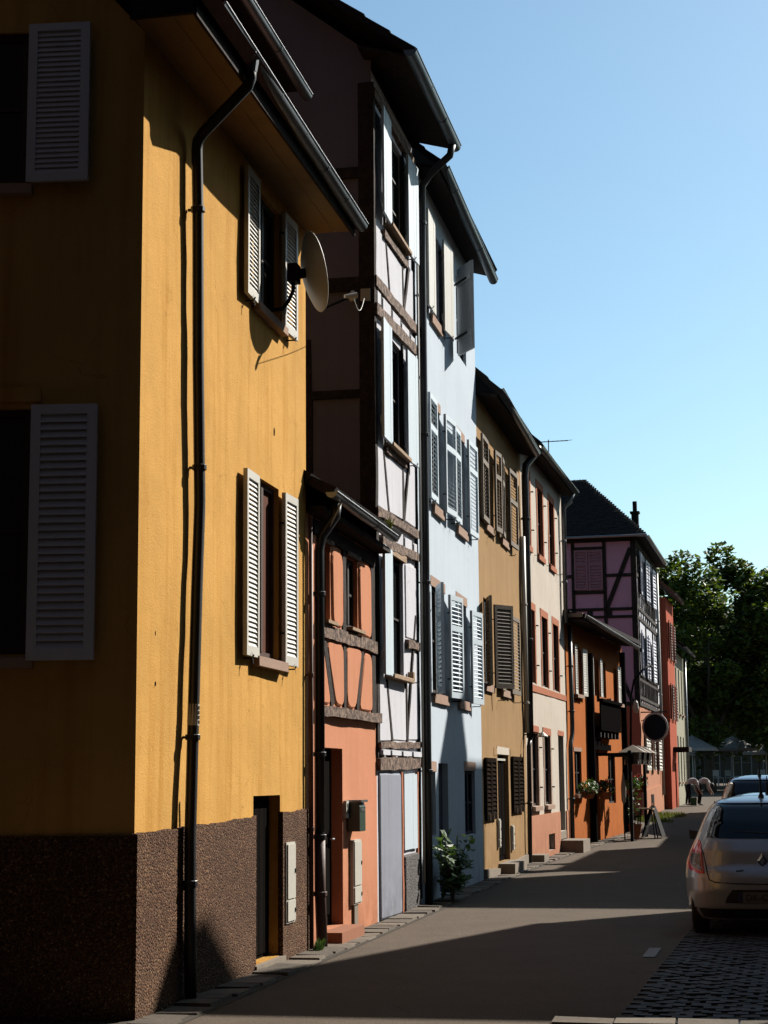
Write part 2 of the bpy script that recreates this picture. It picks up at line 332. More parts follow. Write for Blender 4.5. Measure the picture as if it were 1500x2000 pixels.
def window(parent, x0, x1, z0, z1, y=0.05, mat='frame_dark', pane='glass', leaves=2, bars=1, name='window', fw=0.055):
    b = B(); t = 0.05
    b.box(x0, x0 + fw, y, y + t, z0, z1); b.box(x1 - fw, x1, y, y + t, z0, z1)
    b.box(x0 + fw, x1 - fw, y, y + t, z0, z0 + fw); b.box(x0 + fw, x1 - fw, y, y + t, z1 - fw, z1)
    w = (x1 - x0) / leaves
    for k in range(1, leaves): b.box(x0 + k * w - 0.035, x0 + k * w + 0.035, y - 0.012, y + t, z0 + fw, z1 - fw)
    for k in range(1, bars + 1):
        z = z0 + (z1 - z0) * k / (bars + 1); b.box(x0 + fw, x1 - fw, y + 0.008, y + t - 0.006, z - 0.014, z + 0.014)
    o = b.build(name, mat, parent)
    for k in range(leaves):
        a = x0 + k * w + (fw if k == 0 else 0.035); c = x0 + (k + 1) * w - (fw if k == leaves - 1 else 0.035)
        B().quad((a, y + 0.03, z0 + fw), (c, y + 0.03, z0 + fw), (c, y + 0.03, z1 - fw), (a, y + 0.03, z1 - fw)).build('pane', pane, o, fix=False)
    return o
_slat = {}
def slat_mesh(w, mat, pitch, closed):
    th = 0.008; tilt = 64 if closed else 38; dep = pitch * 1.1 / math.sin(math.radians(64)) if closed else pitch * .72
    k = (round(w, 3), mat, round(dep, 4))
    if k not in _slat:
        b = B(); c, s = math.cos(math.radians(tilt)), math.sin(math.radians(tilt))
        pts = [(-dep / 2, -th / 2), (dep / 2, -th / 2), (dep / 2, th / 2), (-dep / 2, th / 2)]
        b.prismx([(y * c - z * s, y * s + z * c) for y, z in pts], 0, w)
        me = b.mesh('slat'); me.materials.append(M[mat]); _slat[k] = me
    return _slat[k]
def shutter(parent, hx, z0, w, h, side, mat, ang=0.0, off=0.06, n=None, pitch=0.052, mid=None, t=0.04, st=0.06, rail=0.09, hooks=True, lower_solid=0.0, name='shutter', label=None, yoff=0.0, closed=None):
    """louvred shutter hinged at hx; side -1 opens to the left of the window, +1 to the right; ang = degrees off the wall"""
    root_loc = (hx, -off + yoff, z0)
    b = B(); y0, y1 = -t, 0.0
    X = lambda a: a * side
    def bx(a, c, z_0, z_1, ya=y0, yb=y1): b.box(min(X(a), X(c)), max(X(a), X(c)), ya, yb, z_0, z_1)
    bx(0, st, 0, h); bx(w - st, w, 0, h); bx(st, w - st, 0, rail); bx(st, w - st, h - rail * 0.85, h)
    zones = []; lo = rail
    if lower_solid:
        bx(st, w - st, rail, lower_solid, y0 + 0.012, y1 - 0.012); bx(st, w - st, lower_solid, lower_solid + 0.05); lo = lower_solid + 0.05
    if mid: bx(st, w - st, mid - 0.045, mid + 0.045); zones = [(lo, mid - 0.045), (mid + 0.045, h - rail * 0.85)]
    else: zones = [(lo, h - rail * 0.85)]
    rz = math.radians(ang) * (1 if side < 0 else -1)
    o = b.build(name, mat, parent, root_loc, rz)
    if label: o['label'] = label
    if closed is None: closed = mat in ('shutter_white', 'shutter_lilac', 'shutter_black', 'plastic', 'shutter_rust')
    me = slat_mesh(w - 2 * st, mat, pitch, closed)
    for za, zb in zones:
        k = max(1, int((zb - za) / pitch)); p = (zb - za) / k
        for i in range(k):
            link('slat', me, None, o, (st if side > 0 else -(w - st), -t / 2, za + (i + 0.5) * p))
    if hooks:
        for zz in (h * 0.18, h * 0.82):
            B().tube([(X(0.0), -t * 0.5, zz), (X(-0.03), 0.012, zz)], 0.010, 6).build('hinge', 'iron', o)
    return o
def board_shutter(parent, hx, z0, w, h, side, mat, ang=0.0, off=0.06, t=0.035, boards=4, battens=(0.15, 0.85), name='shutter'):
    rz = math.radians(ang) * (1 if side < 0 else -1)
    b = B(); X = lambda a: a * side
    for q in battens: b.box(min(X(0.02), X(w - 0.02)), max(X(0.02), X(w - 0.02)), 0.0, 0.022, q * h - 0.05, q * h + 0.05)
    b.box(min(X(w * 0.02), X(w * 0.98)), max(X(w * 0.02), X(w * 0.98)), -0.012, -0.002, 0.005, h - 0.005)
    o = b.build(name, mat, parent, (hx, -off, z0), rz)
    p = w / boards
    for i in range(boards):
        a, c = X(i * p + 0.002), X((i + 1) * p - 0.002)
        B().box(min(a, c), max(a, c), -t - random.uniform(0, .004), -0.012, random.uniform(0, .008), h - random.uniform(0, .008)).build('board', mat, o)
    for q in battens:
        B().box(min(X(-0.03), X(w * 0.75)), max(X(-0.03), X(w * 0.75)), 0.0221, 0.030, q * h - 0.018, q * h + 0.018).build('hinge', 'iron', o)
    return o
def tieback(parent, x, z, off=0.09):
    B().tube([(x, 0.01, z), (x, -off, z), (x + 0.012, -off - 0.01, z + 0.03)], 0.008, 6).add([(x - .008, -off - .012, z - .05), (x + .008, -off - .012, z - .05), (x + .008, -off + .004, z + .05), (x - .008, -off + .004, z + .05)], [(0, 1, 2, 3)]).build('tieback', 'iron', parent)
def sill(parent, x0, x1, z, mat='sandstone', proud=0.12, th=0.085, inn=0.18, name='sill', g=0.06):
    return B().hexa([(x0 - g, -proud, z - th), (x1 + g, -proud, z - th), (x1 + g, -0.002, z - th), (x0 - g, -0.002, z - th), (x0 - g, -proud, z - 0.012), (x1 + g, -proud, z - 0.012), (x1 + g, -0.002, z), (x0 - g, -0.002, z)]).build(name, mat, parent)
def lintel(parent, x0, x1, z0, z1, mat='sandstone', name='lintel', proud=0.008):
    return B().hexa([(x0, -proud, z0), (x1, -proud, z0), (x1, 0.05, z0), (x0, 0.05, z0), (x0 + .01, -proud, z1), (x1 - .01, -proud, z1 - .01), (x1, 0.05, z1 - .01), (x0, 0.05, z1)]).build(name, mat, parent)
def gutter(parent, x0, x1, o, z0, z1=None, r=0.075, mat='zinc', joints=2.0, hooks=True, name='gutter', back=0.0):
    """half-round gutter with rolled bead, end caps, seam rings and hanging brackets"""
    z1 = z0 if z1 is None else z1; n = 9; nx = 6
    b = B(); ring = []
    prof = [(-r * math.cos(math.pi * k / n), -r * math.sin(math.pi * k / n)) for k in range(n + 1)]    # from street side, under, to house side
    prof2 = [(y * 0.93, z * 0.93 + 0.0) for y, z in prof]
    vs = []; fs = []
    for i in range(nx + 1):
        x = x0 + (x1 - x0) * i / nx; zz = z0 + (z1 - z0) * i / nx + (0.006 * math.sin(i * 1.9))
        vs += [(x, -o + y, zz + z) for y, z in prof] + [(x, -o + y, zz + z) for y, z in reversed(prof2)]
    m = 2 * (n + 1)
    for i in range(nx):
        for k in range(m): fs.append((i * m + k, i * m + (k + 1) % m, (i + 1) * m + (k + 1) % m, (i + 1) * m + k))
    b.add(vs, fs)
    b.prismx([(-o + y, z0 + z) for y, z in prof], x0 - 0.004, x0); b.prismx([(-o + y, z1 + z) for y, z in prof], x1, x1 + 0.004)
    b.tube([(x0, -o - r, z0 + 0.004), (x1, -o - r, z1 + 0.004)], 0.011, 8)
    g = b.build(name, mat, parent); soften(g, 50)
    k = max(1, int((x1 - x0) / joints)); rr = r * 1.05
    for i in range(1, k * 3):
        x = x0 + (x1 - x0) * i / (k * 3); zz = z0 + (z1 - z0) * i / (k * 3)
        pr = [(-rr * math.cos(math.pi * q / n), -rr * math.sin(math.pi * q / n)) for q in range(n + 1)]
        B().prismx([(-o + y, zz + z + 0.002) for y, z in pr], x - 0.012, x + 0.012).build('bracket', mat, g)
    return g
def downpipe(parent, path, r=0.05, mat='pipe_dark', collars=(), name='downpipe', n=12):
    g = B().tube([(s, -o, z) for s, o, z in path], r, n).build(name, mat, parent, smooth=True)
    for (s, o, z) in collars:
        c = B().lathe([(r * 1.22, -0.022), (r * 1.3, -0.018), (r * 1.3, 0.018), (r * 1.22, 0.022)], 12, (s, -o, z))
        c.box(s - 0.012, s + 0.012, -o + r, 0.0, z - 0.01, z + 0.01); c.build('collar', mat, g)
    return g
def beam(parent, p, q, w, o0=-0.05, o1=0.03, mat='timber', name='beam', jit=0.012, seg=None):
    """hewn timber between two points of the facade (x,z), uneven edges"""
    (xa, za), (xb, zb) = p, q; L = math.hypot(xb - xa, zb - za); dx, dz = (xb - xa) / L, (zb - za) / L; nx, nz = -dz, dx
    seg = seg or max(2, int(L / 0.28)); b = B(); vs = []
    for i in range(seg + 1):
        t = i / seg; x, z = xa + (xb - xa) * t, za + (zb - za) * t
        a = w / 2 + random.uniform(-jit, jit); c = w / 2 + random.uniform(-jit, jit); f = o1 + random.uniform(-jit, jit) * 0.4
        vs += [(x + nx * a, -o0, z + nz * a), (x + nx * a * 0.93, -f, z + nz * a * 0.93), (x - nx * c * 0.93, -f, z - nz * c * 0.93), (x - nx * c, -o0, z - nz * c)]
    fs = [(i * 4 + k, i * 4 + (k + 1) % 4, i * 4 + 4 + (k + 1) % 4, i * 4 + 4 + k) for i in range(seg) for k in range(4)]
    fs += [(0, 1, 2, 3), (seg * 4 + 3, seg * 4 + 2, seg * 4 + 1, seg * 4)]
    return b.add(vs, fs).build(name, mat, parent)
def panel(parent, poly, mat, o=0.035, rnd=0.07, edge=0.03, name='infill_panel'):
    """plaster infill between timbers: rounded corners, pillowed edge"""
    P = [Vector((x, 0, z)) for x, z in poly]; n = len(P); c = sum(P, Vector()) / n; out = []
    for i in range(n):
        a, b_, d = P[i - 1], P[i], P[(i + 1) % n]
        e1, e2 = (a - b_), (d - b_); r1 = min(rnd * random.uniform(.6, 1.2), e1.length * .4); r2 = min(rnd * random.uniform(.6, 1.2), e2.length * .4)
        s0, s1 = b_ + e1.normalized() * r1, b_ + e2.normalized() * r2
        for t in (0, 0.33, 0.67, 1): out.append((1 - t) ** 2 * s0 + 2 * t * (1 - t) * b_ + t * t * s1)
    k = len(out); vs = []
    for off, ins in ((0.0, 0.0), (-o * 0.6, 0.004), (-o, edge)):
        for p in out:
            d = (c - p); d = d.normalized() * min(ins, d.length * 0.5)
            j = random.uniform(-.003, .003)
            vs.append((p.x + d.x + j, off, p.z + d.z + j))
    fs = [(r * k + i, r * k + (i + 1) % k, (r + 1) * k + (i + 1) % k, (r + 1) * k + i) for r in (0, 1) for i in range(k)] + [tuple(range(2 * k, 3 * k))]
    return B().add(vs, fs).build(name, mat, parent)
def roof(parent, x0, x1, o, z, back, rise, mat='tile', th=0.09, course=0.30, name='roof', split=None):
    """tiled slope climbing from the eave (o out of the wall, height z) to the ridge; stepped courses"""
    L = math.hypot(back + o, rise); n = int(L / course); dy, dz = (back + o) / L, rise / L; b = B()
    for i in range(n):
        a0, a1 = i * course - 0.05, (i + 1) * course + 0.02
        lift0, lift1 = th + 0.028, th
        jx = random.uniform(-.02, .02)
        y0, z0 = -o + dy * a0, z + dz * a0; y1, z1 = -o + dy * a1, z + dz * a1
        b.prismx([(y0, z0), (y1, z1), (y1 - dz * lift1, z1 + dy * lift1), (y0 - dz * lift0, z0 + dy * lift0)], x0 + jx, x1 + jx)
    return b.build(name, mat, parent)
def house(name, label, key, s0=0.0, z=0.0):
    t = thing(name, label, 'house', fr(key, s0, 0, z), fang(key)); return t
def meter_box(label, key, s0, s1, z0, z1, split, group='meter boxes on the house fronts'):
    t = thing('meter_box', label, 'meter box', fr(key, (s0 + s1) / 2, 0.0, z0), fang(key), group)
    w = (s1 - s0) / 2; h = z1 - z0
    B().box(-w, w, -0.045, -0.001, 0, h).build('case', 'plastic', t)
    for a, c in ((0.02, split - 0.01), (split + 0.01, h - 0.02)):
        d = B().box(-w + 0.02, w - 0.02, -0.058, -0.0452, a, c).build('door', 'plastic', t)
        B().box(w - 0.06, w - 0.035, -0.066, -0.0582, (a + c) / 2 - .02, (a + c) / 2 + .02).build('lock', 'iron', d)
    return t
# ================================================================== 1 yellow corner house
H = house('yellow_house', 'yellow rendered corner house with white louvred shutters and brown pebbledash base', 'f1')
A1 = fang('f1')
DO = (3.16, 4.10, 0.06, 1.55); LW = (3.12, 4.04, 2.83, 4.50); UW = (3.12, 4.04, 6.15, 7.30)
wallgrid(0, 5.14, 0, 7.46, [DO, LW, UW], 0.12).build('wall', 'yellow', H, fix=False)
for a, c in ((-0.02, 3.16), (4.10, 5.15)):
    za, zc = 1.31 + 0.0175 * a, 1.31 + 0.0175 * c
    n = int((c - a) / .09); tp = [(a + (c - a) * i / n, za + (zc - za) * i / n + random.uniform(-.011, .011)) for i in range(n + 1)]
    B().prism([(c, -.1), (a, -.1)] + tp, -0.03, 0.02).build('plinth', 'pebbledash', H)
RG = Matrix.Rotation(-A1, 4, 'Z')
def to_gable(o):
    o.location = RG @ Vector(o.location); o.rotation_euler.z += -A1; return o
GW1, GW2 = (-1.78, -0.82, 2.62, 4.47), (-1.80, -0.90, 6.24, 7.47)
g = wallgrid(-7.5, 0, 0, 7.46, [GW1, GW2], 0.1); g.quad((-7.5, 0, 7.46), (0, 0, 7.46), (-3.75, 0, 11.6))
to_gable(g.build('gable_wall', 'yellow', H, fix=False))
to_gable(B().box(-7.5, -0.001, -0.03, 0.02, -0.1, 1.30).build('plinth', 'pebbledash', H))
for gw in (GW1, GW2): to_gable(window(H, gw[0], gw[1], gw[2], gw[3], 0.05, 'frame_brown'))
to_gable(shutter(H, -0.80, 2.57, 0.50, 1.91, 1, 'shutter_lilac', 3, 0.05, pitch=0.058, st=0.075, rail=0.085))
to_gable(shutter(H, -0.88, 6.22, 0.48, 1.27, 1, 'shutter_lilac', 5, 0.05, pitch=0.04, st=0.07, rail=0.07))
for gw in (GW1, GW2): to_gable(sill(H, gw[0], gw[1], gw[2] - 0.02, 'sandstone', 0.08))
to_gable(lintel(H, -1.85, -0.74, 4.52, 4.64, 'yellow', proud=0.02))
B().quad((5.14, 0, 0), (5.14, 7, 0), (5.14, 7, 7.46), (5.14, 3.6, 11.5), (5.14, 0, 7.46)).quad((-1.5, 7.0, 0), (5.14, 7, 0), (5.14, 7, 7.46), (-1.5, 7, 7.46)).build('rear_wall', 'yellow', H, fix=False)
window(H, LW[0], LW[1], LW[2], LW[3], 0.05, 'frame_brown', 'curtain_red', 2, 0)
window(H, UW[0], UW[1], UW[2], UW[3], 0.05, 'frame_dark', 'glass', 2, 1)
d = B().box(DO[0], DO[1], 0.115, 0.16, DO[2], DO[3]).build('door', 'door_dark', H)
for k in range(5): B().box(DO[0] + .04 + k * .175, DO[0] + .04 + k * .175 + .16, 0.10, 0.1149, 0.1, 1.5).build('board', 'door_dark', d)
B().box(3.12, 4.14, -0.05, 0.1, -0.05, 0.055).build('threshold', 'concrete', H)
sill(H, 3.12, 4.04, 2.82, 'sandstone', 0.085, 0.1); sill(H, 3.12, 4.04, 6.14, 'sandstone', 0.085, 0.09)
shutter(H, 3.11, 2.79, 0.455, 1.68, -1, 'shutter_white', 1.5, 0.03, pitch=0.044, st=0.055)
shutter(H, 4.05, 2.79, 0.455, 1.68, 1, 'shutter_white', 1.5, 0.03, pitch=0.044, st=0.055)
shutter(H, 3.11, 6.10, 0.455, 1.22, -1, 'shutter_white', 1.5, 0.03, pitch=0.042, st=0.055)
shutter(H, 4.05, 6.10, 0.455, 1.22, 1, 'shutter_white', 1.5, 0.03, pitch=0.042, st=0.055)
for x, z in ((2.80, 2.77), (4.32, 2.76), (2.82, 6.07), (4.34, 6.07)): tieback(H, x, z, 0.09)
# eave: soffit boards, fascia, roof, gutters
for a, c in ((-0.30, 3.32), (3.325, 5.22)): B().box(a, c, -0.30, 0.0, 7.46, 7.48).build('soffit_board', 'soffit', H)
for a, c in ((-0.30, 1.52), (1.527, 5.22)): B().box(a, c, -0.50, -0.306, 7.458, 7.48).build('soffit_board', 'soffit', H)
B().box(-0.32, 5.22, -0.525, -0.5, 7.40, 7.60).build('fascia', 'timber_dark', H)
gb = B().box(-0.34, -0.30, -0.5, 0.0, 7.42, 7.66); gb.build('verge_board', 'timber_dark', H)
roof(H, -0.36, 5.2, 0.54, 7.54, 3.4, 4.1, 'tile')
B().prismx([(3.35, 11.55), (7.4, 7.5), (7.4, 7.62), (3.35, 11.72)], -1.6, 5.2).build('rear_roof', 'tile', H)
gutter(H, -0.02, 5.25, 0.585, 7.63, 7.53, 0.072, 'zinc')
B().box(1.5, 5.0, 0.28, 3.0, 7.8, 9.0).build('dormer', 'timber_dark', H)
B().box(1.4, 5.05, 0.02, 3.0, 9.0, 9.1).build('dormer_roof', 'tile_dark', H)
gutter(H, 1.35, 5.1, 0.03, 9.0, 8.97, 0.06, 'zinc')
pp = [(.97, .58, 7.58), (.97, .58, 7.42), (.975, .555, 7.36), (1.065, .14, 7.02), (1.075, .095, 6.96), (1.08, .085, 6.88), (1.12, .085, 6.4), (1.16, .085, 5.1), (1.23, .085, 3.95), (1.225, .085, 3.83), (1.17, .085, 3.2), (1.10, .085, 2.1), (1.05, .085, 1.23), (1.06, .09, .3), (1.07, .095, -.03)]
P1 = downpipe(H, pp, 0.047, 'pipe_dark', [(1.12, .085, 6.38), (1.215, .085, 4.22), (1.095, .085, 2.03), (1.055, .085, .9)])
B().tube([(.97, -.58, 7.60), (.97, -.58, 7.47)], [.075, .05], 12).build('outlet', 'zinc', P1)
st = B(); st.tube([(1.102, -.085, 2.12), (1.114, -.085, 2.29)], 0.0485, 14, caps=False); st.build('paper_sticker', 'plastic', P1)
pr = random.Random(4)
for i in range(4):
    for j in range(2):
        a = -2.0 + 0.75 * j; z = 2.135 + i * 0.038
        q = [(1.107 + .0495 * math.cos(t), -.085 + .0495 * math.sin(t)) for t in (a, a + .2, a + .45 + pr.uniform(0, .12))]
        bb = B()
        for k in range(2): bb.quad((q[k][0], q[k][1], z), (q[k + 1][0], q[k + 1][1], z), (q[k + 1][0], q[k + 1][1], z + .026), (q[k][0], q[k][1], z + .026))
        bb.build('print_block', 'iron', P1, fix=False)
B().tube([(1.17, -.08, 1.62), (1.17, -.07, 1.42), (1.15, -.055, 1.32), (1.16, -.05, 1.2), (1.19, -.05, .8), (1.21, -.05, .38)], 0.014, 8).build('cable_conduit', 'zinc', H, smooth=True)
for x, z, r in ((3.86, 5.04, .045), (.40, 2.80, .02), (.42, 2.42, .02)):
    B().add([(x + r * .6 * math.cos(t * .785), -.004, z + r * math.sin(t * .785)) for t in range(8)], [tuple(range(8))]).build('drill_hole', 'door_dark', H, fix=False)

# satellite dish on its arm
D = thing('satellite_dish', 'grey satellite dish on a bent black arm beside the upper shutters of the yellow house', 'satellite dish', fr('f1', 3.98, 0.38, 6.66), A1)
nrm = Vector((0.46, -0.86, 0.22)).normalized()          # pointing direction in the house frame (x along street, -y out)
q = nrm.to_track_quat('Z', 'Y').to_matrix().to_4x4()
b = B(); R = 0.40; n = 32; prof = [(0.02, -.105), (R * .3, -.095), (R * .6, -.067), (R * .85, -.028), (R, 0.0), (R * 1.015, .004), (R, .012), (R * .85, -.018), (R * .5, -.07), (0.02, -.095)]
vs = [q @ Vector((r * math.cos(2 * math.pi * k / n) * .93, r * math.sin(2 * math.pi * k / n), z)) for r, z in prof for k in range(n)]
fs = [(i * n + k, i * n + (k + 1) % n, (i + 1) * n + (k + 1) % n, (i + 1) * n + k) for i in range(len(prof) - 1) for k in range(n)]
b.add(vs, fs).build('reflector', 'dish', D, smooth=True)
bk = q @ Vector((0, 0, -.10))
B().tube([tuple(bk), tuple(bk + Vector((-.14, .10, -.06)))], .05, 8).box(bk.x - .20, bk.x - .05, bk.y + .03, bk.y + .13, bk.z - .13, bk.z + .05).build('mount', 'iron', D)
B().tube([(bk.x - .15, bk.y + .08, bk.z + .04), (bk.x - .15, bk.y + .08, bk.z - .22), (bk.x - .17, bk.y + .12, bk.z - .32), (bk.x - .24, .25, bk.z - .42), (bk.x - .30, .44, bk.z - .44)], .02, 8).build('arm', 'iron', D, smooth=True)
lo = q @ Vector((0, -R * .96, 0.0)); tip = q @ Vector((0, -R * .75, .34))
if lo.z > 0: lo = q @ Vector((0, R * .96, 0.0)); tip = q @ Vector((0, R * .75, .34))
B().tube([tuple(lo), tuple(tip)], .014, 6).build('feed_arm', 'iron', D)
B().tube([tuple(tip + nrm * .04), tuple(tip - nrm * .09)], [.03, .024], 10).build('receiver', 'plastic', D)
e = RG.inverted() @ Vector((0, 0, 0))
loc_end = Matrix.Rotation(-A1, 4, 'Z') @ (fr('f1', 8.60, -0.10, 7.70) - fr('f1', 3.98, 0.38, 6.66))
cp = [tip.lerp(loc_end, t) + Vector((0, 0, -.16 * math.sin(math.pi * t))) for t in [i / 14 for i in range(15)]]
B().tube([tuple(p) for p in cp], .004, 5).build('cable', 'plastic', D)
meter_box('tall off white meter box in the brown pebbledash base of the yellow house', 'f1', 4.17, 4.50, 0.34, 1.10, 0.22)
B().box(-.09, .09, -.03, .0, -.34, .0).build('cable_cover', 'concrete', [o for o in COL.objects if o.name == 'meter_box'][0])

# ================================================================== 2 small salmon house
H = house('salmon_timbered_house', 'small salmon half timbered house between the yellow house and the tall white timbered one', 'f1', 5.14)
def loc(s0): return lambda s: s - s0
x = loc(5.14); DO = (x(5.85), x(6.78), 0.13, 2.03); W1 = (x(5.80), x(6.22), 3.38, 4.22); W2 = (x(6.98), x(7.62), 3.40, 4.22)
wallgrid(0, 3.5, 0, 4.5, [DO, W1, W2], 0.14).build('wall', 'orange', H, fix=False)
d = B().box(DO[0], DO[1], 0.13, 0.17, DO[2], DO[3]).build('door', 'door_dark', H)
for zz in ((.25, .95), (1.1, 1.9)): B().box(DO[0] + .12, DO[1] - .12, .115, .1299, *zz).build('door_panel', 'door_dark', d)
B().tube([(DO[1] - .12, .115, 1.05), (DO[1] - .12, .07, 1.05), (DO[1] - .22, .07, 1.05)], .012, 6).build('handle', 'zinc', d)
B().box(DO[0] - .08, DO[1] + .08, -.22, .2, -.05, .125).build('doorstep', 'terracotta', H)
window(H, *W1, 0.05, 'frame_dark', leaves=1, bars=1); window(H, *W2, 0.05, 'frame_dark', leaves=2, bars=1)
for w in (W1, W2):
    B().box(w[0] - .02, w[1] + .04, -.09, .0, w[2] - .035, w[2]).build('sill', 'timber_light', H); B().box(w[0] + .05, w[1] - .1, -.05, -.031, w[2] - .16, w[2] - .07).build('timber_patch', 'timber', H)
    B().box(w[0] - .03, w[1] + .03, -.045, .02, w[3], w[3] + .05).build('lintel', 'timber', H)
beam(H, (x(5.5), 2.41), (x(8.64), 2.42), .12, -.03, .075); beam(H, (x(5.5), 3.265), (x(8.55), 3.275), .15, -.03, .05)
for (a, za), (c, zc), w in (((5.69, 3.35), (5.68, 4.3), .16), ((6.85, 3.35), (6.85, 4.3), .17), ((8.44, 2.47), (8.42, 4.3), .26), ((6.855, 2.47), (6.845, 3.2), .13), ((6.27, 2.48), (5.86, 3.2), .16), ((7.485, 2.48), (7.83, 3.2), .13)):
    beam(H, (x(a), za), (x(c), zc), w, -.03, .022, 'timber_dark')
beam(H, (x(5.4), 4.33), (x(8.64), 4.34), .16, -.03, .03, 'timber_dark')
for poly in ([(5.45, 3.16), (5.77, 3.16), (6.13, 2.49), (5.45, 2.49)], [(5.96, 3.17), (6.77, 3.18), (6.78, 2.49), (6.38, 2.49)], [(6.93, 3.19), (7.74, 3.19), (7.40, 2.49), (6.94, 2.49)], [(7.91, 3.18), (8.30, 3.17), (8.31, 2.49), (7.57, 2.49)],
             [(6.24, 4.21), (6.75, 4.20), (6.76, 3.36), (6.28, 3.36)], [(7.64, 4.22), (8.28, 4.24), (8.29, 3.36), (7.68, 3.37)]):
    panel(H, [(x(a), z) for a, z in poly], 'orange', .028, .14, .022)
roof(H, -.08, 3.5, .24, 4.60, 3.6, 2.3, 'tile_dark')
B().box(0, 3.5, -.20, 0.0, 4.44, 4.5).build('soffit', 'timber_dark', H)
gutter(H, -.12, 3.14, .30, 4.62, 4.60, .06, 'zinc'); B().tube([(.15, -.34, 4.56), (.15, -.30, 4.45), (.15, -.22, 4.30)], .012, 6).build('gutter_stay', 'zinc', H)
B().quad((3.5, 0, 0), (3.5, 5, 0), (3.5, 5, 4.5), (3.5, 0, 4.5)).quad((0, 5, 0), (3.5, 5, 0), (3.5, 5, 7), (0, 5, 7)).build('rear_wall', 'orange', H, fix=False)
p2 = downpipe(H, [(.20, .28, 4.55), (.20, .27, 4.42), (.17, .12, 4.2), (.16, .10, 4.05), (.15, .10, 1.1)], .055, 'pipe_dark', [(.155, .10, 3.6), (.15, .10, 1.95), (.15, .10, 1.12)])
downpipe(H, [(.15, .10, 1.1), (.16, .10, .6), (.20, .11, 0.0)], .058, 'pipe_brown', [(.155, .10, .55)])
downpipe(H, [(-.035, .06, 4.4), (-.04, .06, 0.0)], .022, 'pipe_brown', [(-.035, .06, 2.75), (-.035, .06, 1.2)])
t = thing('mailbox', 'dark green metal mailbox on the salmon wall beside the dark door', 'mailbox', fr('f1', 7.13, 0, 1.12), A1)
B().prismx([(-.01, 0), (-.15, 0), (-.15, .27), (-.13, .32), (-.01, .32)], -.15, .15).build('box', 'green_box', t)
B().box(-.17, .17, -.175, -.005, .32, .345).build('lid', 'zinc', t); B().box(-.10, .10, -.156, -.1501, .22, .25).build('slot', 'zinc', t)
t = thing('intercom', 'small white doorbell panel left of the green mailbox', 'doorbell', fr('f1', 6.88, 0, 1.27), A1)
B().box(-.06, .06, -.035, -.001, 0, .19).build('plate', 'plastic', t); B().box(-.02, .02, -.042, -.0351, .05, .09).build('button', 'iron', t); B().box(-.03, .03, -.040, -.0351, .12, .16).build('speaker', 'zinc', t)
mb = meter_box('off white meter box low on the salmon wall under the green mailbox', 'f1', 7.12, 7.52, .31, 1.02, .2)
B().box(-.09, .09, -.03, -.001, -.31, 0).build('cable_cover', 'concrete', mb)

# ================================================================== 3 tall white timbered house
H = house('white_timbered_house', 'tall narrow white half timbered house with pale blue board shutters', 'f1', 8.64)
x = loc(8.64); WS = [(9.42, 10.68, 8.92, 10.30), (9.33, 10.48, 5.97, 7.46), (9.24, 10.46, 3.0, 4.54)]
HO = [(x(a), x(c), z0, z1) for a, c, z0, z1 in WS] + [(x(10.22), x(11.16), .78, 1.76)]
wallgrid(0, 2.94, 0, 10.72, HO, .1).build('wall', 'white', H, fix=False)
for k, w in enumerate(HO[:3]): window(H, *w, .045, 'frame_dark', 'glass', 2, 1 if k else 2)
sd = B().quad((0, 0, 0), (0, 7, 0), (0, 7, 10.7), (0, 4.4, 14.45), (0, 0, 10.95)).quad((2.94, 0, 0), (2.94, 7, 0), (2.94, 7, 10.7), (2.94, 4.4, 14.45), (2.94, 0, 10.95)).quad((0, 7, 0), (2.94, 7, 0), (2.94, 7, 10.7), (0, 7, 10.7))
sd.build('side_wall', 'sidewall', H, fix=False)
def sbeam(y0, y1, z0, z1):
    j = lambda: random.uniform(-.012, .012)
    B().hexa([(-.035, y0 + j(), z0 + j()), (.02, y0, z0), (.02, y1, z0), (-.035, y1 + j(), z0 + j()), (-.035, y0 + j(), z1 + j()), (.02, y0, z1), (.02, y1, z1), (-.035, y1 + j(), z1 + j())]).build('beam', 'timber_dark', H)
sbeam(-.03, .17, 4.4, 10.55)
for z0, z1 in ((9.28, 9.42), (7.80, 7.98), (6.42, 6.53)): sbeam(.17, 3.2, z0, z1)
for y0, z0, z1 in ((.78, 4.5, 6.42), (.80, 6.53, 7.2), (1.6, 7.98, 12.0)): sbeam(y0, y0 + .14, z0, z1)
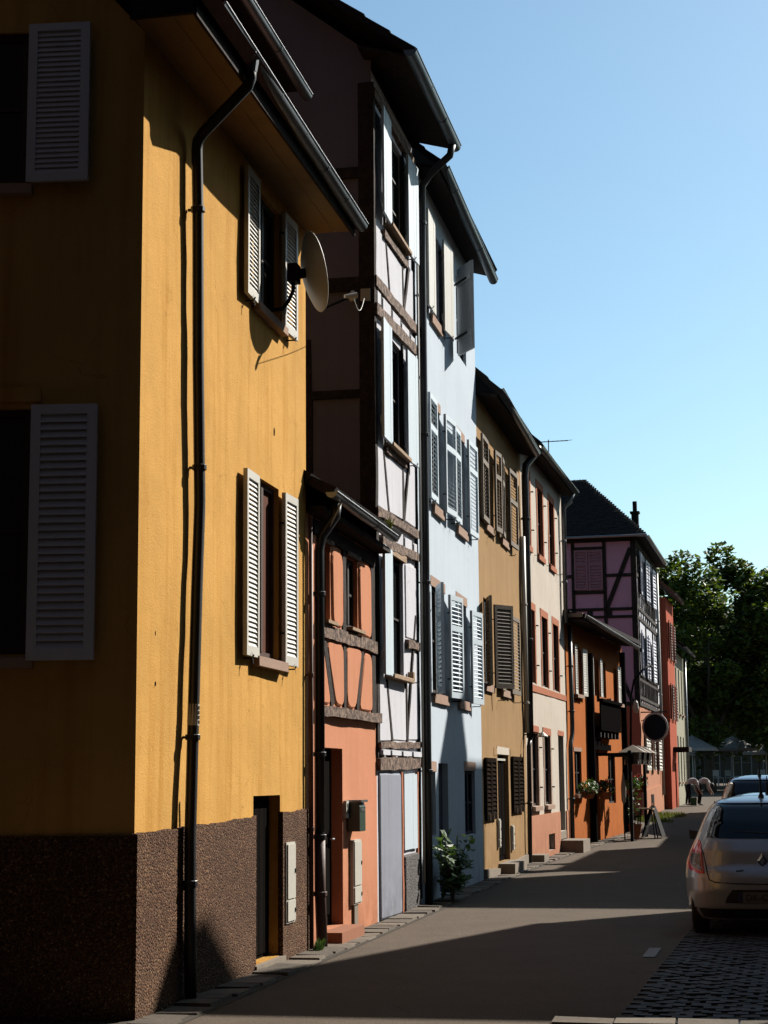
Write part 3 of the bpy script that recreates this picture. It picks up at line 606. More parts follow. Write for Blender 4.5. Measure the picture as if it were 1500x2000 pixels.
# front timbers (x along, z)
HB = [((8.64, 10.42), (11.55, 10.44), .16), ((8.64, 7.93), (11.55, 8.0), .15), ((8.64, 7.56), (11.5, 7.70), .15), ((8.64, 4.98), (11.4, 5.05), .13), ((8.9, 4.64), (11.4, 4.73), .13), ((8.64, 2.10), (11.5, 2.15), .08), ((8.62, 1.875), (11.5, 1.92), .17), ((10.55, 3.48), (11.42, 3.49), .12), ((9.2, 8.72), (10.8, 8.76), .11), ((9.18, 5.86), (10.6, 5.90), .09)]
for p, q, w in HB: beam(H, (x(p[0]), p[1]), (x(q[0]), q[1]), w, -.03, .055, 'timber', jit=.016)
VB = [((8.69, 1.96), (8.68, 10.4), .12), ((11.45, .1), (11.43, 10.4), .09), ((9.40, 8.70), (9.64, 8.02), .055), ((10.56, 8.70), (10.62, 8.06), .06), ((11.02, 8.78), (10.66, 8.08), .07), ((9.14, 5.83), (9.46, 5.06), .06), ((10.46, 5.88), (10.45, 5.1), .08), ((10.90, 6.0), (10.50, 5.1), .065),
      ((9.24, 2.92), (9.54, 2.15), .07), ((10.53, 2.95), (10.54, 2.16), .07), ((11.24, 3.9), (10.56, 2.17), .065), ((9.31, 5.95), (9.32, 7.5), .05), ((10.51, 5.95), (10.5, 7.55), .05), ((9.40, 8.9), (9.40, 10.35), .05), ((10.70, 8.9), (10.70, 10.35), .05)]
for s_ in (9.05, 9.7, 10.35, 11.0): VB += [((s_, 7.63), (s_ + .01, 7.87), .07), ((s_ + .05, 4.72), (s_ + .05, 4.93), .07)]
for p, q, w in VB: beam(H, (x(p[0]), p[1]), (x(q[0]), q[1]), w * 1.3, -.03, .026, 'timber_dark', jit=.01)
lintel(H, x(9.26), x(10.50), 4.54, 4.64, 'timber_light', proud=.05)
PN = [[(8.76, 8.7), (9.36, 8.7), (9.58, 8.04), (8.76, 8.02)], [(9.46, 8.66), (10.52, 8.68), (10.57, 8.08), (9.70, 8.05)], [(11.07, 8.82), (11.39, 8.84), (11.39, 8.1), (10.74, 8.09)],
      [(8.76, 5.9), (9.09, 5.85), (9.4, 5.07), (8.76, 5.06)], [(9.22, 5.80), (10.40, 5.84), (10.4, 5.12), (9.52, 5.09)], [(10.96, 5.98), (11.37, 6.0), (11.37, 5.14), (10.57, 5.13)],
      [(8.76, 2.9), (9.18, 2.92), (9.47, 2.17), (8.76, 2.15)], [(9.32, 2.86), (10.47, 2.88), (10.49, 2.19), (9.61, 2.18)], [(11.02, 3.40), (11.38, 3.4), (11.38, 2.22), (10.64, 2.2)], [(10.57, 4.55), (11.36, 4.58), (11.36, 3.57), (10.57, 3.56)]]
for poly in PN: panel(H, [(x(a), z) for a, z in poly], 'white', .018, .03, .015)
for a, c in ((8.76, 9.0), (9.11, 9.65), (9.75, 10.3), (10.4, 10.95), (11.06, 11.38)):
    panel(H, [(x(a), 7.66), (x(c), 7.68), (x(c), 7.86), (x(a), 7.84)], 'white', .035, .03, .02)
    if a > 8.8: panel(H, [(x(a) + .05, 4.73), (x(c) + .03, 4.75), (x(c) + .03, 4.92), (x(a) + .05, 4.9)], 'white', .035, .03, .02)
for a, c in ((8.70, 9.18), (9.26, 9.9), (10.0, 10.62), (10.72, 11.36)): panel(H, [(x(a), 1.985), (x(c), 1.985), (x(c), 2.055), (x(a), 2.055)], 'white', .07, .03, .02)
panel(H, [(x(8.72), .02), (x(10.05), .0), (x(10.05), 1.77), (x(8.72), 1.77)], 'grey', .03, .04, .03)
panel(H, [(x(10.20), -.02), (x(11.2), -.02), (x(11.2), .72), (x(10.20), .72)], 'stonebase', .05, .04, .03)
beam(H, (x(10.13), .0), (x(10.13), 1.79), .10, -.02, .03, 'redstone', 'door_jamb'); beam(H, (x(11.25), .0), (x(11.25), 1.79), .08, -.02, .03, 'redstone', 'door_jamb')
board_shutter(H, x(10.22), .78, .93, .98, 1, 'shutter_blue', 0, .0, boards=3, name='hatch')
for w, ang in ((HO[0], 2), (HO[1], 1), (HO[2], 2)): board_shutter(H, w[0], w[2] - .04, .60, w[3] - w[2] + .06, -1, 'shutter_blue', ang, .07)
for w, ang in ((HO[0], 3), (HO[1], 3)): board_shutter(H, w[1], w[2] - .03, .60, w[3] - w[2] + .05, 1, 'shutter_blue', ang, .06)
for w in HO[:3]: B().box(w[0] - .05, w[1] + .05, -.13, .0, w[2] - .05, w[2] - .005).build('sill', 'timber_light', H)
for a, z in ((11.0, 8.9), (10.95, 5.95), (10.85, 2.97)): tieback(H, x(a), z, .12)
B().box(x(10.62), x(10.72), -.10, -.02, 2.95, 3.1).tube([(x(9.3), -.12, 2.99), (x(10.6), -.10, 3.0)], .012, 6).build('flower_rail', 'timber_light', H)
B().prismx([(-.54, 10.70), (.1, 10.88), (.1, 10.92), (-.54, 10.74)], -.36, 2.96).build('soffit', 'timber_dark', H)
roof(H, -.42, 3.0, .56, 10.74, 4.4, 3.85, 'tile_dark', .08, .42)
B().prismx([(4.35, 14.5), (7.4, 10.7), (7.4, 10.82), (4.35, 14.64)], -.4, 3.0).build('rear_roof', 'tile_dark', H)
gutter(H, -.48, 3.08, .60, 10.74, 10.78, .085, 'pipe_blue')
downpipe(H, [(2.80, .60, 10.70), (2.82, .56, 10.55), (2.9, .25, 10.32), (2.92, .13, 10.15), (2.92, .12, 9.0), (2.90, .12, 5.0), (2.86, .12, 2.2), (2.84, .12, .0)], .055, 'pipe_dark', [(2.92, .12, 9.6), (2.91, .12, 6.5), (2.89, .12, 4.4), (2.86, .12, 1.8)])
downpipe(H, [(2.80, .07, 10.2), (2.80, .07, 4.4), (2.77, .07, .3)], .018, 'plastic', [(2.8, .07, 8.5), (2.8, .07, 7.3)])
t = thing('junction_box', 'pale cable box high on the shaded side corner of the white timbered house', 'cable box', fr('f1', 8.60, -.08, 7.64), A1)
B().box(-.05, -.005, -.06, .06, 0, .16).build('case', 'dish', t); B().lathe([(.035, 0), (.045, .03), (.045, .1), (.02, .14)], 10, (-.05, .16, .0)).build('lamp_head', 'plastic', t)

# ================================================================== 4 pale blue house
H = house('pale_blue_house', 'tall pale blue house with light louvred shutters and a pointed shadow on its wall', 'f1', 11.58)
x = loc(11.58)
R3 = [(12.86, 13.66, 8.62, 10.0), (15.38, 16.4, 8.62, 9.95)]; R2 = [(12.84, 13.58, 5.72, 7.22), (15.06, 15.98, 5.72, 7.22)]; R1 = [(12.66, 13.78, 2.93, 4.48), (14.95, 15.95, 2.93, 4.48)]; R0 = [(12.0, 12.8, .9, 1.80), (13.05, 13.9, .05, 1.92), (15.5, 16.6, .8, 1.82)]
mk = lambda L: [(x(a), x(c), z0, z1) for a, c, z0, z1 in L]
R3, R2, R1, R0 = map(mk, (R3, R2, R1, R0))
wallgrid(0, 5.86, 0, 10.5, R3 + R2 + R1 + R0, .1).build('wall', 'blue', H, fix=False)
for w in R3 + R2 + R1: window(H, *w, .05, 'frame_dark', 'glass', 2, 1)
window(H, *R0[0], .05, 'frame_dark', 'glass', 1, 1); window(H, *R0[2], .05, 'door_blue', 'glass', 2, 1)
d = B().box(R0[1][0], R0[1][1], .09, .13, R0[1][2], R0[1][3]).build('door', 'door_blue', H)
for zz in ((.2, .85), (1.0, 1.75)): B().box(R0[1][0] + .12, R0[1][1] - .12, .075, .0899, *zz).build('door_panel', 'door_blue', d)
for w in R2 + R1 + R0[:1] + R0[2:]: lintel(H, w[0] - .08, w[1] + .08, w[3], w[3] + .15)
for w in R3[:1] + R2 + R1: sill(H, w[0], w[1], w[2] - .0, 'sandstone', .05, .15)
w = R2[0]; shutter(H, w[0], w[2] - .02, .70, 1.55, -1, 'shutter_blue', 1, .06, pitch=.062, mid=1.06)
shutter(H, w[1], w[2] - .02, .70, 1.52, 1, 'shutter_blue', 4, .06, pitch=.062, mid=1.02)
w = R2[1]; shutter(H, w[0], w[2] - .02, .70, 1.52, -1, 'shutter_blue', 1, .06, pitch=.062, mid=1.06)
shutter(H, w[1], w[2] - .02, .80, 1.58, 1, 'shutter_blue', 2, .05, pitch=.062, mid=1.10)
w = R1[0]; shutter(H, w[0], w[2] - .03, .62, 1.56, -1, 'shutter_blue', 17, .06, pitch=.062, mid=1.06)
shutter(H, w[1], w[2] - .03, .62, 1.56, 1, 'shutter_blue', 9, .06, pitch=.062, mid=1.06)
w = R1[1]; shutter(H, w[0], w[2] - .02, .62, 1.54, -1, 'shutter_blue', 2, .06, pitch=.062, mid=1.04)
shutter(H, w[1], w[2] - .03, .62, 1.52, 1, 'shutter_blue', 8, .06, pitch=.062, mid=1.02)
w = R3[0]; board_shutter(H, w[0], w[2] - .05, .66, 1.48, -1, 'shutter_white', 1, .06); board_shutter(H, w[1], w[2] - .06, .62, 1.46, 1, 'shutter_white', 4, .06)
w = R3[1]; board_shutter(H, w[0] - .25, w[2] - .12, .60, 1.46, -1, 'shutter_grey', 33, .05, battens=(.2, .82))
for w in R2 + R1 + R3[:1]:
    tieback(H, w[1] + .5, w[2] - .06, .13); tieback(H, w[0] - .5, w[2] - .06, .13)
B().quad((5.86, 0, 0), (5.86, 8, 0), (5.86, 8, 10.5), (5.86, 4.5, 14.5), (5.86, 0, 10.5)).quad((0, 8, 0), (5.86, 8, 0), (5.86, 8, 10.5), (0, 8, 10.5)).build('rear_wall', 'blue', H, fix=False)
B().prismx([(-.36, 10.40), (.05, 10.52), (.05, 10.56), (-.36, 10.46)], .02, 5.6).build('soffit', 'timber_dark', H)
roof(H, .02, 5.56, .36, 10.46, 4.5, 4.2, 'tile_dark', .08, .4)
gutter(H, .30, 5.50, .40, 10.54, 10.32, .08, 'pipe_blue')
B().tube([(x(11.9), -.02, 2.05), (x(11.9), -.05, 2.3), (x(11.95), -.02, 2.4)], .012, 6).build('door_bell_bracket', 'iron', H)
# ================================================================== 5 ochre house
A5, A6, A7, A8 = fang('f5'), fang('f6'), fang('f7'), fang('f8')
H = house('ochre_house', 'weathered ochre house with faded brown louvred shutters and black ground floor shutters', 'f5')
R2 = [(.86, 1.66, 6.22, 7.68), (2.86, 3.68, 6.22, 7.68)]; R1 = [(.46, 1.34, 3.34, 4.84), (2.55, 3.48, 3.34, 4.84)]; R0 = [(.16, 1.40, 1.02, 2.02), (1.86, 3.30, .2, 2.12), (3.62, 5.2, 1.08, 2.08)]
wallgrid(0, 5.98, 0, 8.36, R2 + R1 + R0, .1).build('wall', 'ochre', H, fix=False)
for w in R2 + R1 + R0[:1] + R0[2:]: window(H, *w, .05, 'frame_dark', 'glass', 2, 1)
d = B().box(R0[1][0], R0[1][1], .09, .13, .2, 2.12).build('door', 'door_dark', H)
for k in range(3): B().box(R0[1][0] + .08 + k * .45, R0[1][0] + .48 + k * .45, .075, .0899, .3, 2.0).build('board', 'door_dark', d)
B().box(1.95, 3.2, .04, .0749, 2.02, 2.06).build('door_bar', 'plastic', d)
lintel(H, 1.78, 3.40, 2.13, 2.27, 'cream'); lintel(H, 3.55, 5.3, 2.1, 2.24, 'ochre'); lintel(H, 1.40, 1.80, 2.1, 2.24, 'ochre')
for w in R2 + R1: sill(H, w[0], w[1], w[2], 'sandstone', .05, .14)
w = R2[0]; shutter(H, w[0], w[2] - .05, .80, 1.52, -1, 'shutter_brown', 1, .05, pitch=.062, mid=1.05); shutter(H, w[1], w[2] - .04, .5, 1.5, 1, 'shutter_brown', 5, .06, pitch=.062, mid=1.02)
w = R2[1]; shutter(H, w[0], w[2] - .04, .5, 1.5, -1, 'shutter_brown', 4, .06, pitch=.062, mid=1.02); shutter(H, w[1], w[2] - .04, .92, 1.52, 1, 'shutter_brown', 2, .05, pitch=.062, mid=.9)
w = R1[0]; shutter(H, w[0], w[2] - .06, .48, 1.54, -1, 'shutter_brown', 16, .05, pitch=.062, mid=1.05); shutter(H, w[1], w[2] - .05, .5, 1.5, 1, 'shutter_brown', 33, .05, pitch=.062, closed=True)
w = R1[1]; shutter(H, w[0], w[2] - .05, .5, 1.5, -1, 'shutter_brown', 2, .05, pitch=.062, closed=True); shutter(H, w[1], w[2] - .05, .98, 1.5, 1, 'shutter_brown', 2, .05, pitch=.062)
for w in (R0[0], R0[2]):
    m = (w[0] + w[1]) / 2
    for a, s_ in ((w[0], 1), (w[1], -1)):
        shutter(H, a, w[2] - .03, (w[1] - w[0]) / 2 - .01, w[3] - w[2] + .06, s_, 'shutter_black', 0, .015, pitch=.07, st=.08)
    for q in range(3): B().tube([(w[0] + (w[1] - w[0]) * (q + .5) / 3, -.075, w[2] - .05), (w[0] + (w[1] - w[0]) * (q + .5) / 3, -.075, w[2] + .06)], .012, 6).build('shutter_bolt', 'sandstone', H)
for a, z in ((3.95, 6.0), (4.3, 3.15), (2.1, 3.1), (1.2, 6.0)): tieback(H, a, z, .12)
B().quad((5.98, 0, 0), (5.98, 7, 0), (5.98, 7, 8.3), (5.98, 3.6, 12), (5.98, 0, 8.3)).quad((0, 7, 0), (5.98, 7, 0), (5.98, 7, 8.3), (0, 7, 8.3)).build('rear_wall', 'ochre', H, fix=False)
B().prismx([(-.38, 8.30), (.02, 8.38), (.02, 8.42), (-.38, 8.36)], .04, 5.9).build('soffit', 'timber_dark', H)
roof(H, .02, 5.9, .38, 8.36, 3.6, 3.9, 'tile_dark', .09, .4)
gutter(H, .06, 5.45, .42, 8.46, 8.30, .07, 'zinc')
B().box(5.0, 5.35, -.05, 0, 7.6, 7.9).build('eave_bracket', 'timber_light', H)
B().prism([(0.0, 0.0), (1.62, 0.0), (1.62, .12), (0.0, .18)], -.06, .0).build('plinth', 'concrete', H); B().prism([(3.4, 0.0), (5.9, 0.0), (5.9, .2), (3.4, .14)], -.06, .0).build('plinth', 'concrete', H)
B().box(1.75, 3.4, -.30, .18, -.05, .19).build('doorstep', 'concrete', H)
meter_box('narrow white meter box left of the ochre house door', 'f5', 1.60, 1.80, .48, .98, .15); meter_box('narrow white meter box right of the ochre house door', 'f5', 3.40, 3.60, .36, .82, .15)
t = thing('wall_lamp', 'small wall lamp on a bracket at the corner of the ochre house', 'wall lamp', fr('f5', 5.5, 0, 2.55), A5)
B().tube([(0, 0, 0), (0, -.25, .06), (0, -.38, .02)], .014, 6).build('bracket', 'iron', t); B().lathe([(.02, .06), (.11, -.02), (.11, -.04), (.02, -.03)], 12, (0, -.4, 0)).build('shade', 'plastic', t)
# ================================================================== 6 cream house
H = house('cream_house', 'cream house with terracotta window surrounds and a salmon base', 'f6')
c3 = [(.45, 1.30), (2.42, 3.36), (4.36, 5.32)]; c1 = [(.84, 1.66), (2.68, 3.72), (4.62, 5.66)]; c0 = [(.76, 1.78), (2.68, 3.76)]
R2 = [(a, c, 6.60, 8.12) for a, c in c3]; R1 = [(a, c, 3.70, 5.26) for a, c in c1]; R0 = [(a, c, 1.12, 2.65) for a, c in c0]; DO = (5.2, 6.2, .48, 2.68); VE = (3.0, 4.02, .12, .48)
wallgrid(0, 6.84, -.1, 8.62, R2 + R1 + R0 + [DO, VE], .12).build('wall', 'cream', H, fix=False)
for w in R2 + R1 + R0:
    window(H, *w, .06, 'frame_dark', 'glass', 2, 1)
    for xa, xb in ((w[1] - .03, w[1] + .12), (w[0] - .12, w[0] + .03)): B().box(xa, xb, -.012, .055, w[2], w[3]).build('jamb', 'redstone' if w in R2 + R1 else 'sandstone', H)
    lintel(H, w[0] - .13, w[1] + .13, w[3] - .012, w[3] + .15, 'redstone', proud=.014)
    for zz in (.25, .8): B().tube([(w[1] + .1, .0, w[2] + zz * (w[3] - w[2])), (w[1] + .1, -.06, w[2] + zz * (w[3] - w[2])), (w[1] + .14, -.06, w[2] + zz * (w[3] - w[2]))], .016, 5).build('hinge_pin', 'iron', H)
for w in R2: sill(H, w[0], w[1], w[2], 'redstone', .05, .13)
for w in R0: sill(H, w[0], w[1], w[2], 'sandstone', .08, .1)
for a in (1.9, 3.9, 5.75): tieback(H, a, 6.5, .12)
B().prism([(0, 3.5), (6.84, 3.54), (6.84, 3.67), (0, 3.65)], -.02, 0).build('string_course', 'redstone', H)
for a, c, za_, zb_ in ((0, 3.0, -.1, .93), (4.02, 5.1, -.1, .93), (6.3, 6.84, -.1, .93), (3.0, 4.02, .48, .93), (3.0, 4.02, -.1, .12)): B().prism([(a, za_), (c, za_), (c, zb_), (a, zb_)], -.03, 0).build('plinth', 'salmon', H)
B().box(3.0, 4.02, .08, .12, .12, .48).build('cellar_hatch', 'door_dark', H)
d = B().box(DO[0], DO[1], .11, .15, DO[2], DO[3]).build('door', 'door_dark', H)
for zz in ((.6, 1.2), (1.35, 2.1), (2.2, 2.6)): B().box(DO[0] + .12, DO[1] - .12, .095, .1099, *zz).build('door_panel', 'door_dark', d)
B().box(5.15, 6.25, -.02, .1, .3, .47).build('doorstep', 'concrete', H); B().box(5.0, 6.4, -.55, -.021, -.05, .28).build('doorstep', 'concrete', H); B().box(.05, .75, -.32, -.03, -.05, .16).build('kerb_stone', 'concrete', H)
lintel(H, 5.12, 6.28, 2.68, 2.8, 'redstone')
B().quad((0, 0, 0), (0, 7, 0), (0, 7, 8.6), (0, 3.6, 12.3), (0, 0, 8.6)).quad((6.84, 0, 0), (6.84, 7, 0), (6.84, 7, 8.6), (6.84, 3.6, 12.3), (6.84, 0, 8.6)).quad((0, 7, 0), (6.84, 7, 0), (6.84, 7, 8.6), (0, 7, 8.6)).build('side_wall', 'cream', H, fix=False)
B().prismx([(-.34, 8.54), (.02, 8.62), (.02, 8.66), (-.34, 8.60)], .0, 6.9).build('soffit', 'timber_dark', H)
roof(H, -.05, 6.95, .34, 8.58, 3.6, 3.9, 'tile_dark', .09, .4)
gutter(H, .3, 6.9, .38, 8.60, 8.66, .07, 'pipe_dark')
downpipe(H, [(.1, .38, 8.55), (.05, .34, 8.42), (-.15, .14, 8.12), (-.18, .12, 7.9), (-.14, .12, 6.0), (-.22, .12, 2.5)], .075, 'pipe_dark', [(-.16, .12, 7.0), (-.16, .12, 4.5)])
downpipe(H, [(-.22, .12, 2.5), (-.30, .10, 2.3), (-.30, .08, 0)], .045, 'pipe_dark', [(-.3, .09, 1.2)])
downpipe(H, [(-.38, .08, 6.6), (-.38, .08, 2.6)], .05, 'plastic', [(-.38, .08, 5.2), (-.38, .08, 3.2)])
downpipe(H, [(6.5, .36, 8.6), (6.45, .3, 8.45), (6.4, .12, 8.2), (6.42, .1, 5.4)], .05, 'zinc', [(6.4, .1, 7.4), (6.42, .1, 6.4)])
downpipe(H, [(6.56, .3, 8.4), (6.56, .1, 8.2), (6.58, .1, 5.4)], .04, 'pipe_dark', [])
t = thing('tv_antenna', 'thin television aerial on the dark roof of the mauve house', 'antenna', fr('f8', 2.5, -3.4, 12.7), A8)
ax = Matrix.Rotation(-A8, 4, 'Z')
B().tube([(0, 0, 0), (0, 0, 1.9)], .02, 6).build('mast', 'iron', t)
p0 = ax @ Vector((-.45, 0, 1.80)); p1 = ax @ Vector((.75, -.1, 1.84)); B().tube([tuple(p0), tuple(p1)], .016, 5).build('boom', 'iron', t)
for k in range(8): c = p0.lerp(p1, k / 7); B().tube([tuple(c + Vector((-.1, .14, -.02))), tuple(c + Vector((.1, -.14, .04)))], .010, 4).build('element', 'iron', t)
# ================================================================== 7 tavern
H = house('orange_tavern', 'burnt orange tavern with a dark balcony, lanterns and flower baskets', 'f7')
W0 = (1.22, 2.05, 3.78, 4.95); OA = (3.62, 4.55, 3.86, 4.85); OB = (5.02, 6.05, 3.86, 4.85); OC = (8.1, 8.6, 3.8, 4.8); LW = (.95, 1.92, 1.3, 2.35); LD = (3.5, 4.5, .05, 2.42); LX = (6.0, 7.2, 1.0, 2.3)
wallgrid(0, 8.94, -.1, 5.5, [W0, OA, OB, OC, LW, LD, LX], .12).build('wall', 'tavern', H, fix=False)
for w in (W0, OA, OB, OC, LW, LX): window(H, *w, .05, 'frame_dark', 'glass', 2, 1)
d = B().box(LD[0], LD[1], .11, .15, LD[2], LD[3]).build('door', 'door_dark', H); B().box(LD[0] + .15, LD[1] - .15, .095, .1099, 1.1, 2.2).build('door_pane', 'glass', d)
shutter(H, W0[0], W0[2] - .03, .5, 1.22, -1, 'shutter_white', 4, .06, pitch=.06); shutter(H, W0[1], W0[2] - .03, .45, 1.2, 1, 'shutter_white', 4, .05, pitch=.06)
for w in (OA, OB): shutter(H, w[0], w[2] - .02, .42, 1.02, -1, 'shutter_white', 2, .05, pitch=.06)
shutter(H, OC[0], OC[2] - .04, .62, 1.08, -1, 'shutter_white', 2, .06, pitch=.06, lower_solid=.45)
for w in (W0, OC): sill(H, w[0], w[1], w[2], 'sandstone', .10, .1)
B().box(6.15, 6.35, -.12, 0, 3.72, 3.86).build('corbel', 'sandstone', H)
sill(H, LW[0], LW[1], LW[2], 'sandstone', .10, .09)
lintel(H, LW[0] - .08, LW[1] + .08, LW[3], LW[3] + .1)
# balcony front of dark boards with corbels
bl = B().box(3.3, 6.55, -.30, -.02, 2.92, 2.98).box(3.3, 6.55, -.36, -.24, 3.66, 3.74).build('balcony', 'black_board', H)
for k in range(16): B().box(3.3 + k * .203, 3.3 + k * .203 + .193, -.30, -.26, 2.985, 3.655).build('board', 'black_board', bl)
for k in range(6): B().box(3.4 + k * .58, 3.52 + k * .58, -.26, .0, 2.74, 2.915).build('corbel', 'timber_dark', H)
beam(H, (3.06, -.05), (3.02, 4.9), .24, .0, .16, 'black_board', 'timber_post'); beam(H, (8.75, -.05), (8.75, 5.3), .22, .0, .12, 'black_board', 'timber_post')
B().prism([(3.5, 2.42), (6.0, 2.42), (6.0, 2.58), (4.4, 2.58), (4.4, 2.72), (3.5, 2.72)], -.10, 0).build('fascia_board', 'black_board', H)
B().prismx([(-.5, 5.48), (.02, 5.52), (.02, 5.56), (-.5, 5.54)], -.1, 9.0).build('soffit', 'timber_dark', H)
roof(H, -.15, 9.0, .5, 5.54, 4.4, 1.1, 'tile_dark', .08, .4)
B().quad((0, 0, 0), (0, 5, 0), (0, 5, 6.7), (0, 0, 5.5)).quad((8.94, 0, 0), (8.94, 5, 0), (8.94, 5, 6.7), (8.94, 0, 5.5)).quad((0, 5, 0), (8.94, 5, 0), (8.94, 5, 6.7), (0, 5, 6.7)).build('side_wall', 'tavern', H, fix=False)
gutter(H, .0, 8.7, .53, 5.60, 5.42, .06, 'zinc'); B().box(-.2, 1.3, -.5, .3, 5.56, 5.66).build('verge_slab', 'concrete', H)
downpipe(H, [(.2, .1, 5.4), (.25, .1, 3.0), (.22, .1, 2.75), (.02, .1, 2.55), (-.05, .1, 2.4), (-.02, .09, 0)], .055, 'pipe_dark', [(.22, .1, 4.4), (.24, .1, 3.3), (-.03, .1, 1.2)])
# canopy with three lanterns
t = thing('entrance_canopy', 'black iron canopy with a row of lanterns over the tavern terrace', 'canopy', fr('f7', 5.1, 0, .1), A7)
for xx in (-1.1, 1.5): B().box(xx - .04, xx + .04, -.95, -.87, -.05, 2.3).build('post', 'iron', t)
B().box(-1.2, 1.6, -.98, -.90, 2.16, 2.24).box(-1.2, -1.12, -.9, 0, 2.16, 2.24).box(1.52, 1.6, -.9, 0, 2.16, 2.24).build('frame', 'iron', t)
for k in range(3):
    cx = -.75 + k * .95
    L_ = B().hexa([(cx - .2, -1.1, 1.95), (cx + .2, -1.1, 1.95), (cx + .2, -.75, 1.95), (cx - .2, -.75, 1.95), (cx - .24, -1.14, 2.25), (cx + .24, -1.14, 2.25), (cx + .24, -.71, 2.25), (cx - .24, -.71, 2.25)]).build('lantern', 'glass', t)
    B().add([(cx - .38, -1.28, 2.25), (cx + .38, -1.28, 2.25), (cx + .38, -.60, 2.25), (cx - .38, -.60, 2.25), (cx, -.94, 2.45)], [(0, 1, 4), (1, 2, 4), (2, 3, 4), (3, 0, 4), (3, 2, 1, 0)]).build('lantern_roof', 'shutter_brown', L_)
    for a, c in ((-.2, -1.1), (.2, -1.1), (.2, -.75), (-.2, -.75)): B().box(cx + a - .015, cx + a + .015, c - .015, c + .015, 1.93, 2.26).build('lantern_bar', 'frame_white', L_)
def foliage(name, mat, parent, c, rad, n, size, rnd, kind=None, flat=0.0):
    b = B(); rx, ry, rz_ = rad
    for _ in range(n):
        u, th = rnd.uniform(-1, 1), rnd.uniform(0, 2 * math.pi); r = rnd.uniform(.35, 1) ** .5; k = math.sqrt(1 - u * u)
        p = Vector((c[0] + rx * r * k * math.cos(th), c[1] + ry * r * k * math.sin(th), c[2] + rz_ * r * u))
        d = Vector((rnd.uniform(-1, 1), rnd.uniform(-1, 1), rnd.uniform(-.5, .7))).normalized(); e = d.cross(Vector((rnd.uniform(-1, 1), rnd.uniform(-1, 1), rnd.uniform(-1, 1)))).normalized(); s_ = size * rnd.uniform(.6, 1.3)
        nn = d.cross(e)
        b.quad(p - d * s_, p + e * s_ * .45 + nn * s_ * .12, p + d * s_, p - e * s_ * .45 + nn * s_ * .12)
    return b.build(name, mat, parent, fix=False, kind=kind)
rn = random.Random(5)
def basket(label, key, s, o, z, col, w=.35, g='flower baskets of the tavern'):
    t = thing('flower_basket', label, 'flower basket', fr(key, s, o, z), fang(key), g)
    B().lathe([(.10, -.16), (.17, -.05), (.2, .02), (.18, .03)], 12).build('pot', 'terracotta', t)
    foliage('leaves', 'leaf_bush', t, (0, 0, .12), (w, .25, .2), 130, .07, rn); foliage('blossoms', col, t, (0, 0, .2), (w * .8, .22, .16), 40, .05, rn); return t
basket('flower box with trailing green leaves on the tavern window sill by the downpipe', 'f7', 1.6, .22, 1.34, 'leaf_bush', .5)
basket('red geranium basket beside the dark timber post of the tavern', 'f7', 3.3, .35, 1.30, 'flower', .22)
basket('red geranium basket hanging at the far end of the lantern canopy', 'f7', 6.75, .75, 1.45, 'flower', .4)
basket('leafy green hanging pot under the middle of the lantern canopy', 'f7', 5.35, .75, 1.35, 'leaf_bush', .3)
t = thing('bar_stool', 'dark wooden bar chair with a low back outside the tavern', 'bar stool', fr('f7', 5.0, 1.15, .13), A7)
for a, c in ((-.2, -.2), (.2, -.2), (.2, .2), (-.2, .2)): B().tube([(a * 1.25, c * 1.25, -.04), (a * .8, c * .8, .72)], .018, 6).build('leg', 'iron', t)
B().box(-.2, .2, -.2, .2, .72, .76).build('seat', 'timber_light', t); B().box(-.19, .19, -.2, -.17, .9, 1.12).box(-.19, -.16, -.2, -.17, .76, .9).box(.16, .19, -.2, -.17, .76, .9).build('backrest', 'iron', t)
B().box(-.22, .22, -.02, .02, .26, .29).build('stretcher', 'iron', t)
t = thing('menu_board', 'black folding menu board on the pavement at the far end of the tavern', 'menu board', fr('f7', 5.9, 1.2, .14), A7)
for sg in (-1, 1): B().hexa([(-.38, sg * .28, -.02), (.38, sg * .28, -.02), (.38, sg * .25, -.02), (-.38, sg * .25, -.02), (-.3, sg * .04, .78), (.3, sg * .04, .78), (.3, sg * .01, .78), (-.3, sg * .01, .78)]).build('board', 'iron', t)
B().box(-.04, .04, -.04, .04, .78, .81).build('hinge', 'plastic', t)
t = thing('potted_vine', 'clay pot with a tall vine standing below the lanterns', 'potted plant', fr('f7', 4.62, .9, .10), A7)
B().lathe([(.10, 0), (.17, .30), (.19, .38), (.17, .38)], 14).build('pot', 'terracotta', t); foliage('leaves', 'leaf_bush', t, (0, 0, .8), (.18, .18, .45), 120, .06, rn)
B().tube([(0, 0, .3), (.02, 0, 1.2)], .012, 5).build('stem', 'bark', t)
t = thing('rolled_parasol', 'closed white parasol leaning under the canopy', 'parasol', fr('f7', 4.75, .6, .1), A7)
B().lathe([(.02, .9), (.06, 1.0), (.07, 1.35), (.02, 1.72)], 10).build('canopy', 'plastic', t); B().tube([(0, 0, -.05), (0, 0, 1.8)], .018, 6).build('pole', 'iron', t)
t = thing('gooseneck_lamp', 'black gooseneck lamp arching from the shaded corner past the tavern', 'lamp', fr('f7', 8.9, .2, 2.6), A7)
B().tube([(0, 0, 0), (0, -.05, 1.4), (.0, -.15, 1.9), (.12, -.4, 2.2), (.5, -.55, 2.35), (.9, -.6, 2.3)], .03, 8).build('neck', 'iron', t, smooth=True); B().lathe([(.05, 0), (.09, .12), (.07, .3), (.03, .36)], 12, (0.02, -.18, .95)).build('globe', 'plastic', t)
